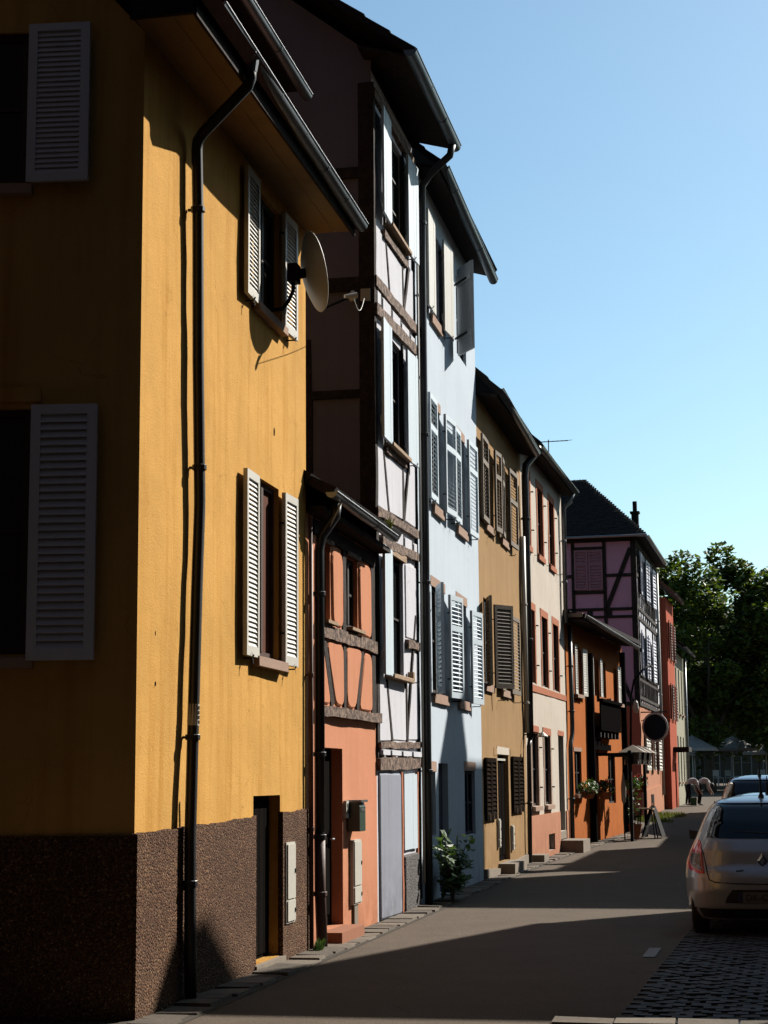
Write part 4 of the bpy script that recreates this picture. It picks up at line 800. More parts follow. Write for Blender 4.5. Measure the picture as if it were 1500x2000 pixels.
# ================================================================== 8 mauve timbered house
ZB = zg(62.7)
H = house('mauve_timbered_house', 'half timbered house with a mauve shaded side, white front and salmon ground floor', 'f8', 0, 0)
x = lambda s_: s_
FW = [(1.75, 3.6, 8.42, 9.86), (4.9, 6.6, 8.42, 9.86), (1.25, 2.9, 5.42, 6.96), (4.0, 5.7, 5.42, 6.96), (1.4, 3.2, 2.0, 3.45), (5.3, 7.0, 2.0, 3.5)]
wallgrid(0, 9.3, 0, 4.42, [FW[4], FW[5]], .2).build('wall', 'salmon', H, fix=False)
wallgrid(0, 9.3, 4.42, 10.3, FW[:4], .2).build('upper_wall', 'white', H, fix=False)
for w in FW: window(H, *w, .05, 'frame_dark', 'glass', 2, 1)
B().prism([(0, .0), (9.3, .0), (9.3, 1.45), (0, 1.2)], -.05, 0).build('plinth', 'salmon', H)
B().box(3.4, 3.55, -.06, -.051, .75, 1.0).box(3.8, 4.3, -.06, -.051, .86, .94).build('wall_anchor', 'iron', H)
for k, w in enumerate(FW):
    m = 'shutter_lilac' if k < 4 else 'plastic'
    shutter(H, w[0], w[2] - .04, (w[1] - w[0]) / 2, w[3] - w[2] + .08, -1 if k not in (4,) else 1, m, 3 if k != 4 else 0, .06, pitch=.11, mid=.9, hooks=False)
    shutter(H, w[1], w[2] - .04, (w[1] - w[0]) / 2, w[3] - w[2] + .08, 1 if k not in (4,) else -1, m, 3 if k != 4 else 0, .06, pitch=.11, mid=.9, hooks=False)
for p, q, w in [((0, 10.2), (9.3, 10.2), .2), ((0, 7.82), (9.3, 7.82), .14), ((0, 7.46), (9.3, 7.46), .14), ((0, 4.55), (9.3, 4.55), .12), ((0, 4.32), (9.3, 4.32), .14), ((0, 9.0), (1.6, 9.0), .12), ((0, 6.3), (1.2, 6.3), .12), ((0, 5.2), (9, 5.2), .1)]:
    beam(H, p, q, w, -.03, .04, 'timber_dark')
for a, z0, z1 in [(.08, 4.3, 10.2)] + [(k * .62 + .6, 7.9, 8.4) for k in range(13)] + [(k * .62 + .6, 4.6, 5.4) for k in range(13)] + [(k * .9 + .7, 7.5, 7.78) for k in range(9)] + [(k * .9 + .7, 4.36, 4.52) for k in range(9)] + [(a, 8.4, 10.1) for a in (.75, 1.5, 4.2, 7.4, 8.2)] + [(a, 5.4, 7.4) for a in (.7, 3.4, 6.6, 7.6, 8.5)]:
    beam(H, (a, z0), (a + random.uniform(-.03, .03), z1), .12 if a > .1 else .2, -.03, .04, 'timber_dark')
# shaded side wall facing the camera: frame x runs back from the corner
sw = B().quad((0, 0, 4.3), (0, 7, 4.3), (0, 7, 10.3), (0, 0, 10.3)); sw.build('side_wall', 'purple', H, fix=False)
B().quad((0, 0, 0), (0, 7, 0), (0, 7, 4.3), (0, 0, 4.3)).build('side_wall', 'red', H, fix=False)
B().quad((9.3, 0, 0), (9.3, 7, 0), (9.3, 7, 10.3), (9.3, 0, 10.3)).quad((0, 7, 0), (9.3, 7, 0), (9.3, 7, 10.3), (0, 7, 10.3)).build('rear_wall', 'purple', H, fix=False)
def sb(y0, z0, y1, z1, w):
    L = math.hypot(y1 - y0, z1 - z0); dy, dz = (y1 - y0) / L, (z1 - z0) / L; ny, nz = -dz * w / 2, dy * w / 2
    B().prismx([(y0 + ny, z0 + nz), (y1 + ny, z1 + nz), (y1 - ny, z1 - nz), (y0 - ny, z0 - nz)], -.04, .02).build('beam', 'timber_dark', H)
for a in [(.06, 4.3, .06, 10.3, .2), (1.11, 4.3, 1.11, 10.2, .13), (2.26, 7.6, 2.26, 10.2, .12), (0, 10.28, 6, 10.28, .16), (1.1, 9.99, 2.3, 9.99, .10), (.1, 8.97, 1.1, 8.97, .12), (2.3, 8.97, 6, 8.97, .12), (1.1, 8.37, 2.3, 8.37, .13), (0, 7.74, 6, 7.74, .11), (0, 7.46, 6, 7.46, .10), (.16, 9.95, 1.05, 7.8, .16), (1.68, 7.5, 1.68, 7.72, .2), (.98, 7.5, .98, 7.72, .2), (0, 6.48, 4, 6.48, .12), (1.2, 5.5, 4, 5.5, .12), (3.6, 7.6, 3.6, 10.2, .12), (.2, 4.3, 1.05, 6.3, .14), (0, 4.32, 5, 4.32, .14)]: sb(*a)
wf = B()
for y0, y1 in ((1.18, 1.68), (1.72, 2.21)):
    o = B().box(-.075, -.042, y0, y0 + .06, 8.46, 9.92).box(-.075, -.042, y1 - .06, y1, 8.46, 9.92).box(-.075, -.042, y0 + .06, y1 - .06, 8.46, 8.54).box(-.075, -.042, y0 + .06, y1 - .06, 9.84, 9.92).box(-.075, -.042, y0 + .06, y1 - .06, 9.36, 9.43).build('shutter', 'shutter_mauve', H)
    for k in range(12): B().hexa([(-.07, y0 + .06, 8.56 + k * .107), (-.07, y1 - .06, 8.56 + k * .107), (-.045, y1 - .06, 8.62 + k * .107), (-.045, y0 + .06, 8.62 + k * .107), (-.062, y0 + .06, 8.555 + k * .107), (-.062, y1 - .06, 8.555 + k * .107), (-.04, y1 - .06, 8.615 + k * .107), (-.04, y0 + .06, 8.615 + k * .107)]).build('slat', 'shutter_mauve', o)
B().box(-.05, .02, .62, 1.0, 6.5, 6.96).build('window', 'frame_brown', H)
# hipped roof with tile courses
z0, z1 = 10.34, 12.85; b = B(); N = 30
lo_ = [(-.4, -.45), (9.7, -.45), (9.7, 7.4), (-.4, 7.4)]; hi_ = [(2.1, 2.0), (7.2, 2.0), (7.2, 3.4), (2.1, 3.4)]
for i in range(N):
    t0, t1 = i / N, (i + 1.25) / N
    r0 = [(l[0] + (h[0] - l[0]) * t0, l[1] + (h[1] - l[1]) * t0) for l, h in zip(lo_, hi_)]; r1 = [(l[0] + (h[0] - l[0]) * min(t1, 1), l[1] + (h[1] - l[1]) * min(t1, 1)) for l, h in zip(lo_, hi_)]
    za, zb_ = z0 + (z1 - z0) * t0, z0 + (z1 - z0) * min(t1, 1)
    b.hexa([(p[0], p[1], za) for p in r0] + [(p[0], p[1], zb_ + .02) for p in r1])
RF = b.build('roof', 'tile_dark', H)
rt = random.Random(8); tl = B()
for i in range(N):
    for k in range(38):
        t0 = i / N; yy = -.4 + (2.0 + .4) * t0; a = lo_[0][1] + (hi_[0][1] - lo_[0][1]) * t0; c = lo_[3][1] + (hi_[3][1] - lo_[3][1]) * t0
        ya = a + (c - a) * k / 38; yb = a + (c - a) * (k + .92) / 38; xx = lo_[0][0] + (hi_[0][0] - lo_[0][0]) * t0; za = z0 + (z1 - z0) * t0 + rt.uniform(0, .02)
        tl.hexa([(xx - .03, ya, za + .005), (xx - .03, yb, za + .005), (xx + .1, yb, za + .12), (xx + .1, ya, za + .12), (xx - .04, ya, za + .02), (xx - .04, yb, za + .02), (xx + .09, yb, za + .135), (xx + .09, ya, za + .135)])
tl.build('roof_tiles', 'tile_dark', H, kind='stuff')
B().box(6.85, 7.15, .43, .71, 10.6, 12.25).box(6.8, 7.2, .38, .76, 12.25, 12.33).build('chimney', 'tile_dark', RF); B().tube([(7, .57, 12.33), (7, .57, 12.75)], .09, 10).build('chimney_pot', 'tile_dark', RF)
gutter(H, -.5, 7.9, .5, 10.32, 10.30, .07, 'zinc'); B().tube([(-.46, -.5, 10.34), (-.46, 7, 10.34)], .05, 8).build('side_gutter', 'zinc', H)
downpipe(H, [(8.5, .1, 10.0), (8.5, .1, 1.0)], .06, 'plastic', [(8.5, .1, 8), (8.5, .1, 5)])
t = thing('hanging_sign', 'round black hanging sign on an iron bracket at the corner of the mauve house', 'sign', fr('f8', .4, 0, 3.6), A8)
B().tube([(0, 0, .42), (0, -.95, .42)], .025, 6).tube([(0, 0, .1), (0, -.6, .42)], .015, 6).build('bracket', 'iron', t)
b = B(); n = 24; b.add([(sx, -.5 + .42 * math.cos(2 * math.pi * k / n), -.12 + .5 * math.sin(2 * math.pi * k / n)) for sx in (-.06, .06) for k in range(n)], [tuple(range(n)), tuple(range(2 * n - 1, n - 1, -1))] + [(k, (k + 1) % n, (k + 1) % n + n, k + n) for k in range(n)]); b.build('disc', 'iron', t)
b = B(); R1_, R2_ = .47, .43
b.add([(sx, -.5 + r * .88 * math.cos(2 * math.pi * k / n), -.12 + r * math.sin(2 * math.pi * k / n)) for sx in (-.09, .09) for r in (R1_ + .06, R2_ + .03) for k in range(n)], [(k, (k + 1) % n, (k + 1) % n + n, k + n) for k in range(n)] + [(k + 2 * n, (k + 1) % n + 2 * n, (k + 1) % n + 3 * n, k + 3 * n) for k in range(n)] + [(k, (k + 1) % n, (k + 1) % n + 2 * n, k + 2 * n) for k in range(n)]); b.build('rim', 'zinc', t)
# ================================================================== 9 red house, 10 grey-green house beyond
H = house('brick_red_house', 'narrow brick red house with rust brown shutters beyond the mauve house', 'f8', 9.6)
RW = [(.5, 1.3, 6.6, 8.1), (2.4, 3.2, 6.6, 8.1), (.5, 1.3, 4.1, 5.5), (2.4, 3.2, 4.1, 5.5), (2.2, 3.0, .3, 2.3)]
wallgrid(0, 4.0, 0, 9.1, RW, .18, -.35).build('wall', 'red', H, fix=False)
B().quad((0, -.35, 0), (0, 6, 0), (0, 6, 9.1), (0, -.35, 9.1)).build('side_wall', 'red', H, fix=False)
for w in RW[:4]:
    window(H, *w, -.22, 'frame_dark', 'glass', 2, 1)
    shutter(H, w[0], w[2] - .04, .42, w[3] - w[2] + .08, -1, 'shutter_rust', 3, .05, pitch=.11, hooks=False, yoff=-.35); shutter(H, w[1], w[2] - .04, .42, w[3] - w[2] + .08, 1, 'shutter_rust', 3, .05, pitch=.11, hooks=False, yoff=-.35)
B().box(2.2, 3.0, -.2, -.16, .3, 2.3).build('door', 'door_dark', H); B().box(1.5, 3.3, -1.0, -.36, 2.75, 2.95).build('porch_roof', 'tile_dark', H)
roof(H, -.2, 4.1, .75, 9.15, 3, 3.2, 'tile', .09, .4); gutter(H, -.2, 4.1, .78, 9.2, 9.2, .06, 'zinc')
H = house('grey_green_house', 'plain grey green house at the end of the row beside the trees', 'f8', 13.7)
GW = [(a, a + .7, z0, z0 + 2.0) for z0 in (4.5, 1.5) for a in (.8, 2.6, 4.4)]
wallgrid(0, 6.2, 0, 7.2, GW, .18, -.3).build('wall', 'tan', H, fix=False)
B().quad((0, -.3, 0), (0, 6, 0), (0, 6, 7.2), (0, -.3, 7.2)).quad((6.2, -.3, 0), (6.2, 6, 0), (6.2, 6, 7.2), (6.2, -.3, 7.2)).build('side_wall', 'tan', H, fix=False)
for w in GW: window(H, *w, -.17, 'frame_dark', 'glass', 1, 1); sill(H, w[0], w[1], w[2], 'sandstone', .4, .08)
roof(H, -.2, 6.3, .8, 7.25, 3, 3.0, 'tile_dark', .09, .4); gutter(H, -.2, 6.3, .83, 7.3, 7.3, .06, 'zinc')
downpipe(H, [(6.0, .4, 7.2), (6.0, .4, .5)], .06, 'zinc', [(6, .4, 5)])
# ================================================================== ground
xs = [-400, -60, -20, -8, -4, 0, 4, 8, 14, 22, 40, 80, 400]; ys = [-120, -40, -10, 0, 6, 12, 18, 24, 30, 36, 42, 50, 58, 66, 76, 90, 110, 130, 200, 900]
b = B(); b.add([(x_, y_, zg(y_)) for y_ in ys for x_ in xs], [(j * len(xs) + i, j * len(xs) + i + 1, (j + 1) * len(xs) + i + 1, (j + 1) * len(xs) + i) for j in range(len(ys) - 1) for i in range(len(xs) - 1)])
structure(b.build('road', 'asphalt', fix=False))
def strip_pts(key, s, o): p = fr(key, s, o); return p
# narrow strip of stone edging along the house fronts, every stone its own piece
pv = B(); rp = random.Random(21)
segs = [('f1', -.3, 17.44), ('f5', 0, 5.98), ('f6', 0, 6.84), ('f7', 0, 8.94)]
for key, s0, s1 in segs:
    n = int((s1 - s0) / 2)
    for i in range(n):
        a, c = s0 + (s1 - s0) * i / n, s0 + (s1 - s0) * (i + 1) / n
        q = [fr(key, a, -.05), fr(key, c, -.05), fr(key, c, .42), fr(key, a, .42)]
        pv.quad(*[(p.x, p.y, zg(p.y) + .005) for p in q])
PV = structure(pv.build('pavement_edge', 'mortar', fix=False))
for key, s0, s1 in segs:
    s = s0
    while s < s1:
        L = rp.uniform(.26, .46); o0, o1 = .05 if key == 'f1' else .07, rp.uniform(.34, .41)
        q = [fr(key, s + .008 + rp.uniform(0, .012), o0), fr(key, s + L - .008, o0), fr(key, s + L - .008 - rp.uniform(0, .012), o1), fr(key, s + .008, o1)]
        h = rp.uniform(.012, .032); t_ = [rp.uniform(-.006, .006) for _ in range(4)]
        g0 = [zg(p.y) for p in q]
        ins = .02; cx = sum((p for p in q), Vector()) / 4
        B().hexa([(p.x, p.y, g - .02) for p, g in zip(q, g0)] + [(p.x + (cx.x - p.x) * ins * 3, p.y + (cx.y - p.y) * ins * 3, g + h + d_) for p, g, d_ in zip(q, g0, t_)]).build('paving_stone', 'paver', PV)
        s += L
# sett-paved parking strip
pk = B()
for i in range(8):
    a, c = .2 + i * 1.8, .2 + (i + 1) * 1.8
    pk.quad(*[(p.x, p.y, .005) for p in (fr('f1', a, 3.40 + .04 * a), fr('f1', c, 3.40 + .04 * c), fr('f1', c, 6.3), fr('f1', a, 6.3))])
PK = structure(pk.build('parking_strip', 'mortar', fix=False))
rs = random.Random(33); sm = []
for k in range(6):
    j = [rs.uniform(-.008, .008) for _ in range(8)]; w, d_ = .088, .064
    me = B().hexa([(-w, -d_, -.03), (w, -d_, -.03), (w, d_, -.03), (-w, d_, -.03), (-w + .018 + j[0], -d_ + .016, .016 + j[1] * .6), (w - .018, -d_ + .016 + j[2], .016 + j[3] * .6), (w - .018 + j[4], d_ - .016, .016 + j[5] * .6), (-w + .018, d_ - .016 + j[6], .016 + j[7] * .6)]).mesh('sett')
    me.materials.append(M['sett']); sm.append(me)
rest = B(); cnt = 0; rows = 0; s = .27
while s < 14.3:
    o = 3.46 + .04 * s + (.09 if rows % 2 else 0)
    while o < 6.2:
        if o < 4.72 and s < 5.0 and cnt < 290:
            link('sett', sm[rs.randrange(6)], None, PK, tuple(fr('f1', s + rs.uniform(-.008, .008), o, rs.uniform(-.004, .008))), A1 - math.pi / 2 + rs.uniform(-.05, .05)); cnt += 1
        else:
            q = [fr('f1', s - .06, o - .085), fr('f1', s + .06, o - .085), fr('f1', s + .06, o + .085), fr('f1', s - .06, o + .085)]; h = rs.uniform(.010, .024); cx = fr('f1', s, o)
            rest.hexa([(p.x, p.y, -.01) for p in q] + [(p.x + (cx.x - p.x) * .2, p.y + (cx.y - p.y) * .2, h) for p in q])
        o += .187
    s += .140; rows += 1
rest.build('setts', 'sett', PK, kind='stuff')
structure(B().quad(*[(p.x, p.y, .009) for p in (fr('f1', 4.85, 3.34), fr('f1', 5.75, 3.36), fr('f1', 5.75, 3.48), fr('f1', 4.85, 3.46))]).build('road_marking', 'road_paint', fix=False))
for k in range(5):
    a = .55 + rs.uniform(-.02, .02)
    q = [fr('f1', .02, 3.0 + k * .42), fr('f1', .30, 3.0 + k * .42), fr('f1', .30, 3.40 + k * .42), fr('f1', .02, 3.40 + k * .42)]
    B().hexa([(p.x, p.y, -.02) for p in q] + [(p.x + rs.uniform(-.008, .008), p.y + rs.uniform(-.008, .008), .035 + rs.uniform(0, .012)) for p in q]).build('kerb_stone', 'paver', PK)

# ================================================================== houses across the street (outside the picture; they shade the road)
W_OP = 8.6
def opposite(label, prof, wall='oppwall', back=8.0, roofs=True, chim=(), name='street_house'):
    s0 = prof[0][0]; t = thing(name, label, 'house', fr('f1', s0, W_OP), A1, 'houses across the street')
    P = [(s_ - s0, h) for s_, h in prof]; L = P[-1][0]; low = min(h for _, h in P)
    b = B(); poly = [(0, -.2)] + [(a, h - .1) for a, h in P] + [(L, -.2)]
    b.prism(poly, -back, 0.0); b.build('wall', wall, t)
    for (a, ha), (c, hc) in zip(P, P[1:]):
        B().hexa([(a - .02, -back - .2, ha - .1), (c + .02, -back - .2, hc - .1), (c + .02, .06, hc - .1), (a - .02, .06, ha - .1), (a - .02, -back - .2, ha), (c + .02, -back - .2, hc), (c + .02, .06, hc), (a - .02, .06, ha)]).build('roof', 'tile_dark', t)
    nc = max(1, int(L / 1.9)); nr = max(1, int(low / 2.7))
    for i in range(nc):
        for j in range(nr):
            cx = L * (i + .5) / nc; z0 = .9 + j * 2.7
            if j == 0 and i == 0:
                B().box(cx - .48, cx + .48, .001, .05, 0, 2.1).build('door', 'door_dark', t); continue
            if z0 + 1.5 > low: continue
            f = B().box(cx - .48, cx + .48, .001, .04, z0 - .06, z0 + 1.4).build('window', 'frame_white', t); B().box(cx - .42, cx + .42, .0401, .046, z0, z0 + 1.34).build('pane', 'glass', f)
    for a, w, h in chim: B().box(a - s0, a - s0 + w, -.55, -.1, h - 1.6, h).build('chimney', 'tile', t)
    return t
opposite('house across the street nearest the camera, made tall to block sky light', [(-36, 24.0), (5.5, 24.0)])  # height raised to hide more sky from the street
opposite('house across the street with a single sloping roof', [(11.8, 10.75), (12.6, 10.85), (17.2, 8.02)])
opposite('house across the street with a steep pointed gable', [(21.5, 9.7), (25.87, 13.85), (26.76, 12.23)])
opposite('narrow flat topped house across the street next to the pointed gable', [(26.77, 12.23), (28.6, 12.23)])
opposite('long house across the street with two chimneys', [(30.2, 9.3), (39.5, 9.15)], chim=((30.65, .5, 10.45), (33.3, .35, 9.98)))
opposite('low flat roofed house across the street', [(39.51, 7.6), (44.8, 7.65)])
opposite('house across the street with a half gable', [(44.81, 7.7), (48.7, 8.95), (55.3, 8.8)])
opposite('last house across the street before the square', [(55.31, 8.8), (64.4, 7.9)])
t = thing('added_lane_house', 'added unseen house left of the camera, blocking sky light over the side lane', 'house', fr('f1', -26, 0), A1, 'houses across the street')  # unseen house added to keep sky light off the yellow gable
B().prism([(0, -.2), (22.8, -.2), (22.8, 19.0), (0, 19.0)], 0, 9).build('wall', 'timber_dark', t); B().prismx([(-.3, 19.0), (9.4, 19.0), (4.5, 23)], -.2, 23.0).build('roof', 'tile_dark', t)  # near-black walls chosen to bounce little sunlight onto the gable
for k in range(8):
    f = B().box(1 + k * 2.4, 2 + k * 2.4, -.04, -.001, 4.2, 5.7).build('window', 'frame_white', t); B().box(1.06 + k * 2.4, 1.94 + k * 2.4, -.046, -.0401, 4.26, 5.64).build('pane', 'glass', f)
B().box(6, 7, -.05, -.001, 0, 2.1).build('door', 'door_dark', t)
t = thing('added_side_lane_house', 'added unseen house at the far end of the side lane, blocking low sky light', 'house', fr('f1', -6, -10.5), A1, 'houses across the street')  # added out of view to close off the low sky on the left
B().prism([(-4, -.2), (14, -.2), (14, 15), (-4, 15)], 0, 8).build('wall', 'timber_dark', t); B().prismx([(-.3, 15), (8.3, 15), (4, 19)], -4.2, 14.2).build('roof', 'tile_dark', t)  # walls made dark to keep bounced light down
B().box(5, 6, -.05, -.001, 0, 2.1).build('door', 'door_dark', t)
t = thing('added_end_house', 'added unseen house closing the street behind the camera, blocking sky light', 'house', fr('f1', -26, 0), A1, 'houses across the street')  # added behind the camera to block sky light
B().prism([(-.5, -.2), (-.5, 24), (-8, 24), (-8, -.2)], -12, 9).build('wall', 'timber_dark', t); B().prism([(-.2, 24), (-4.2, 28), (-8.3, 24)], -12.2, 9.2).build('roof', 'tile_dark', t)  # walls made dark so they return little light to the street
for k in range(4):
    for z0 in (1.0, 4.2, 7.4):
        f = B().box(-.499, -.46, -9 + k * 2.3, -8 + k * 2.3, z0, z0 + 1.6).build('window', 'frame_white', t); B().box(-.4599, -.455, -8.94 + k * 2.3, -8.06 + k * 2.3, z0 + .06, z0 + 1.54).build('pane', 'glass', f)
# ================================================================== parked cars
M['car_silver'] = paint('silver_beige_car_paint', (0.38, 0.40, 0.43), 0.36, 0.3, 0.7)
M['car_blue'] = paint('grey_blue_car_paint', (0.18, 0.22, 0.27), 0.3, 0.6)
M['car_dark'] = paint('dark_grey_car_paint', (0.16, 0.18, 0.21), 0.3, 0.6)
M['car_glass'] = glassy('tinted_car_glass', (0.003, 0.003, 0.004), 0.06, 0.3)
M['car_trim'] = simple('black_car_trim', (0.012, 0.012, 0.013), 0.6, 0, 0.8, 10, 0.03)
M['lamp_red'] = glassy('red_lamp_lens', (0.5, 0.012, 0.016), 0.1, 0.5)
M['lamp_clear'] = glassy('smoked_lamp_lens', (0.12, 0.085, 0.06), 0.1, 0.5)
M['lamp_rim'] = simple('pale_red_lamp_rim', (0.60, 0.16, 0.10), 0.3, 0, 0.9, 10, 0.0)
M['tyre'] = simple('tyre_rubber', (0.012, 0.012, 0.012), 0.85, 0, 0.8, 20, 0.05)
M['alloy'] = simple('wheel_alloy', (0.35, 0.35, 0.36), 0.4, 0.8, 0.8, 10, 0.0)
M['plate'] = simple('number_plate', (0.20, 0.20, 0.20), 0.5, 0, 0.95, 5, 0.0)
M['plate_blue'] = simple('plate_blue_band', (0.02, 0.03, 0.10), 0.5, 0, 0.95, 5, 0.0)
M['chrome'] = simple('chrome_badge', (0.55, 0.56, 0.58), 0.12, 1.0, 0.95, 5, 0.0)
def interp(tab, z):
    if z <= tab[0][0]: return tab[0][1]
    for (a, u), (c, v) in zip(tab, tab[1:]):
        if z <= c: t = (z - a) / (c - a); return u + (v - u) * t
    return tab[-1][1]
def sm_interp(tab, z, w=.02): return sum(interp(tab, z + d) for d in (-w, -w / 2, 0, w / 2, w)) / 5
class Car:
    """body from stacked rounded sections; x forward from the rear bumper, y across, z up"""
    def __init__(s, label, body, pos, rz, k=1.0, name='parked_car', detail=True):
        s.rear = [(.18, .10), (.30, .02), (.50, .0), (.62, .02), (.70, .05), (.74, .09), (.90, .13), (1.02, .20), (1.20, .36), (1.36, .56), (1.43, .72), (1.47, 1.1)]
        s.front = [(.18, 3.95), (.35, 4.02), (.55, 4.0), (.72, 3.9), (.84, 3.55), (.95, 3.05), (1.02, 2.85), (1.2, 2.45), (1.38, 2.05), (1.44, 1.85), (1.47, 1.45)]
        s.hw = [(.18, .78), (.28, .845), (.45, .87), (.62, .875), (.75, .86), (.90, .80), (1.02, .735), (1.2, .655), (1.36, .57), (1.42, .50), (1.455, .40), (1.47, .2)]
        s.k = k; s.t = thing(name, label, 'car', pos, rz, 'cars parked along the street')
        s.n = 4.6
        zs = [.18 + (1.47 - .18) * (i / 64) for i in range(65)]; m = 64; vs = []; fs = []
        for z in zs:
            a, xc, hw = s.sec(z)
            for j in range(m):
                th = 2 * math.pi * j / m; c, q = math.cos(th), math.sin(th); e = 2 / s.n
                vs.append((xc + a * math.copysign(abs(c) ** e, c), hw * math.copysign(abs(q) ** e, q), z * k))
        for i in range(64):
            for j in range(m): fs.append((i * m + j, i * m + (j + 1) % m, (i + 1) * m + (j + 1) % m, (i + 1) * m + j))
        fs += [tuple(range(m - 1, -1, -1)), tuple(range(64 * m, 65 * m))]
        s.body = B().add(vs, fs).build('body', body, s.t, smooth=True)
        for x_ in (.62, 3.15):
            for y_ in (-.69, .69):
                b = B(); R = .295 * k; n = 24
                prof = [(.0, -.09), (.19, -.09), (.27, -.085), (.295, -.06), (.295, .06), (.27, .085), (.19, .09), (0, .09)]
                vs = [(x_ + r * math.cos(2 * math.pi * q / n), y_ + w, .29 + r * math.sin(2 * math.pi * q / n)) for r, w in prof[1:-1] for q in range(n)]
                b.add(vs, [(i * n + q, i * n + (q + 1) % n, (i + 1) * n + (q + 1) % n, (i + 1) * n + q) for i in range(5) for q in range(n)])
                wh = b.build('wheel', 'tyre', s.t, smooth=True)
                B().add([(x_ + .19 * math.cos(2 * math.pi * q / n), y_ + .08 * (1 if y_ > 0 else -1), .29 + .19 * math.sin(2 * math.pi * q / n)) for q in range(n)], [tuple(range(n))]).build('rim', 'alloy', wh, fix=False)
        win = [(z, .0) for z in (1.03, 1.10, 1.18, 1.26, 1.33, 1.385)]
        s.patch('rear_window', 'car_glass', [(z, -s.hw_(z) * f, s.hw_(z) * f) for z, f in ((1.03, .60), (1.0401, .90), (1.10, .94), (1.2, .94), (1.3, .93), (1.36, .90), (1.395, .82))], .006)
        s.side('side_window', 'car_glass')
        B().tube([(.95, 0, 1.46 * k), (.93, 0, 1.50 * k), (.75, 0, 1.72 * k)], [.035, .018, .006], 8).build('aerial', 'car_trim', s.t)
        s.patch('spoiler', body, [(1.40, -.47, .47), (1.425, -.48, .48), (1.445, -.42, .42)], .035)
        for sg in (-1, 1):
            B().hexa([(2.32, sg * .64, .95 * k), (2.36, sg * .88, .95 * k), (2.46, sg * .87, .96 * k), (2.46, sg * .64, .96 * k), (2.32, sg * .64, 1.02 * k), (2.36, sg * .89, 1.06 * k), (2.46, sg * .86, 1.05 * k), (2.46, sg * .64, 1.02 * k)]).build('mirror', 'car_trim', s.t)
    def sec(s, z):
        r, f, h = sm_interp(s.rear, z), sm_interp(s.front, z), sm_interp(s.hw, z); return (f - r) / 2, (f + r) / 2, h
    def hw_(s, z): return s.sec(z)[2]
    def rx(s, y, z):
        a, xc, h = s.sec(z); return xc - a * max(0.0, 1 - min(1, abs(y) / h) ** s.n) ** (1 / s.n)
    def patch(s, name, mat, rows, off, n=16, parent=None):
        vs = []; R = []
        for (za, a0, a1), (zb, b0, b1) in zip(rows, rows[1:]):
            for q in range(3): R.append((za + (zb - za) * q / 3, a0 + (b0 - a0) * q / 3, a1 + (b1 - a1) * q / 3))
        R.append(rows[-1])
        for z, y0, y1 in R:
            for i in range(n + 1):
                y = y0 + (y1 - y0) * i / n; vs.append((s.rx(y, z) - off, y, z * s.k))
        fs = [(j * (n + 1) + i, j * (n + 1) + i + 1, (j + 1) * (n + 1) + i + 1, (j + 1) * (n + 1) + i) for j in range(len(R) - 1) for i in range(n)]
        return B().add(vs, fs).build(name, mat, parent or s.t, smooth=True, fix=False)
    def side(s, name, mat):
        for sg in (-1, 1):
            for xa, xb in ((1.0, 1.75), (1.82, 2.55)):
                vs = []; n = 8; zs = [1.03 + .33 * q / 8 for q in range(9)]
                for z in zs:
                    sh = (z - 1.03); a0 = xa + (sh * .35 if xa < 1.5 else 0); b0 = xb - (sh * 1.1 if xb > 2 else 0)
                    for i in range(n + 1):
                        x_ = a0 + (b0 - a0) * i / n; a, xc, h = s.sec(z)
                        vs.append((x_, sg * (h * max(0, 1 - min(1, abs(x_ - xc) / a) ** s.n) ** (1 / s.n) + .005), z * s.k))
                B().add(vs, [(j * (n + 1) + i, j * (n + 1) + i + 1, (j + 1) * (n + 1) + i + 1, (j + 1) * (n + 1) + i) for j in range(8) for i in range(n)]).build(name, mat, s.t, smooth=True, fix=False)
CAR_A = math.atan2(.975, .225)
c1 = Car('silver beige hatchback with red tail lamps, nearest of the parked cars', 'car_silver', (3.97, 18.78, 0), CAR_A)
# y>0 of the car is its left side (towards the houses)
for sg in (1, -1):
    rows = [(.665, .62, .70), (.70, .62, .80), (.76, .63, .845), (.84, .64, .835), (.90, .645, .81), (.96, .65, .765), (1.0, .66, .72), (1.015, .68, .70)]
    L = c1.patch('tail_lamp', 'lamp_red', [(z, sg * a, sg * b_) for z, a, b_ in rows], .012)
    rim = [(.682, .625, .66), (.72, .635, .765), (.78, .64, .795), (.82, .645, .80), (.865, .65, .79), (.88, .655, .77)]
    c1.patch('lamp_rim', 'lamp_rim', [(z, sg * a, sg * b_) for z, a, b_ in rim], .018, parent=L)
    c1.patch('lamp_lens', 'lamp_clear', [(z + (.012 if z < .75 else -.012), sg * (a + .016), sg * (b_ - .022)) for z, a, b_ in rim], .023, parent=L)
# tailgate seam, handle strip, bumper recess, plate, badge
def seam(pts, r=.007, nm='seam', mat='car_trim'): B().tube([(c1.rx(y, z) - .001, y, z) for y, z in pts], r, 6).build(nm, mat, c1.t)
seam([(.66 - .0, .99), (.625, .88), (.60, .76), (.585, .68), (.56, .60), (.50, .575), (.3, .565), (0, .56), (-.3, .565), (-.5, .575), (-.56, .60), (-.6, .76), (-.66, .99)])
c1.patch('number_plate_recess', 'car_trim', [(.36, -.40, .40), (.42, -.38, .38), (.50, -.32, .32)], .002)
c1.patch('bumper_lip', 'car_trim', [(.20, -.70, .70), (.26, -.74, .74), (.30, -.74, .74)], .012)
pl = c1.patch('number_plate', 'plate', [(.365, -.26, .26), (.475, -.26, .26)], .012)
c1.patch('plate_band', 'plate_blue', [(.367, .215, .258), (.473, .215, .258)], .015, n=4, parent=pl)
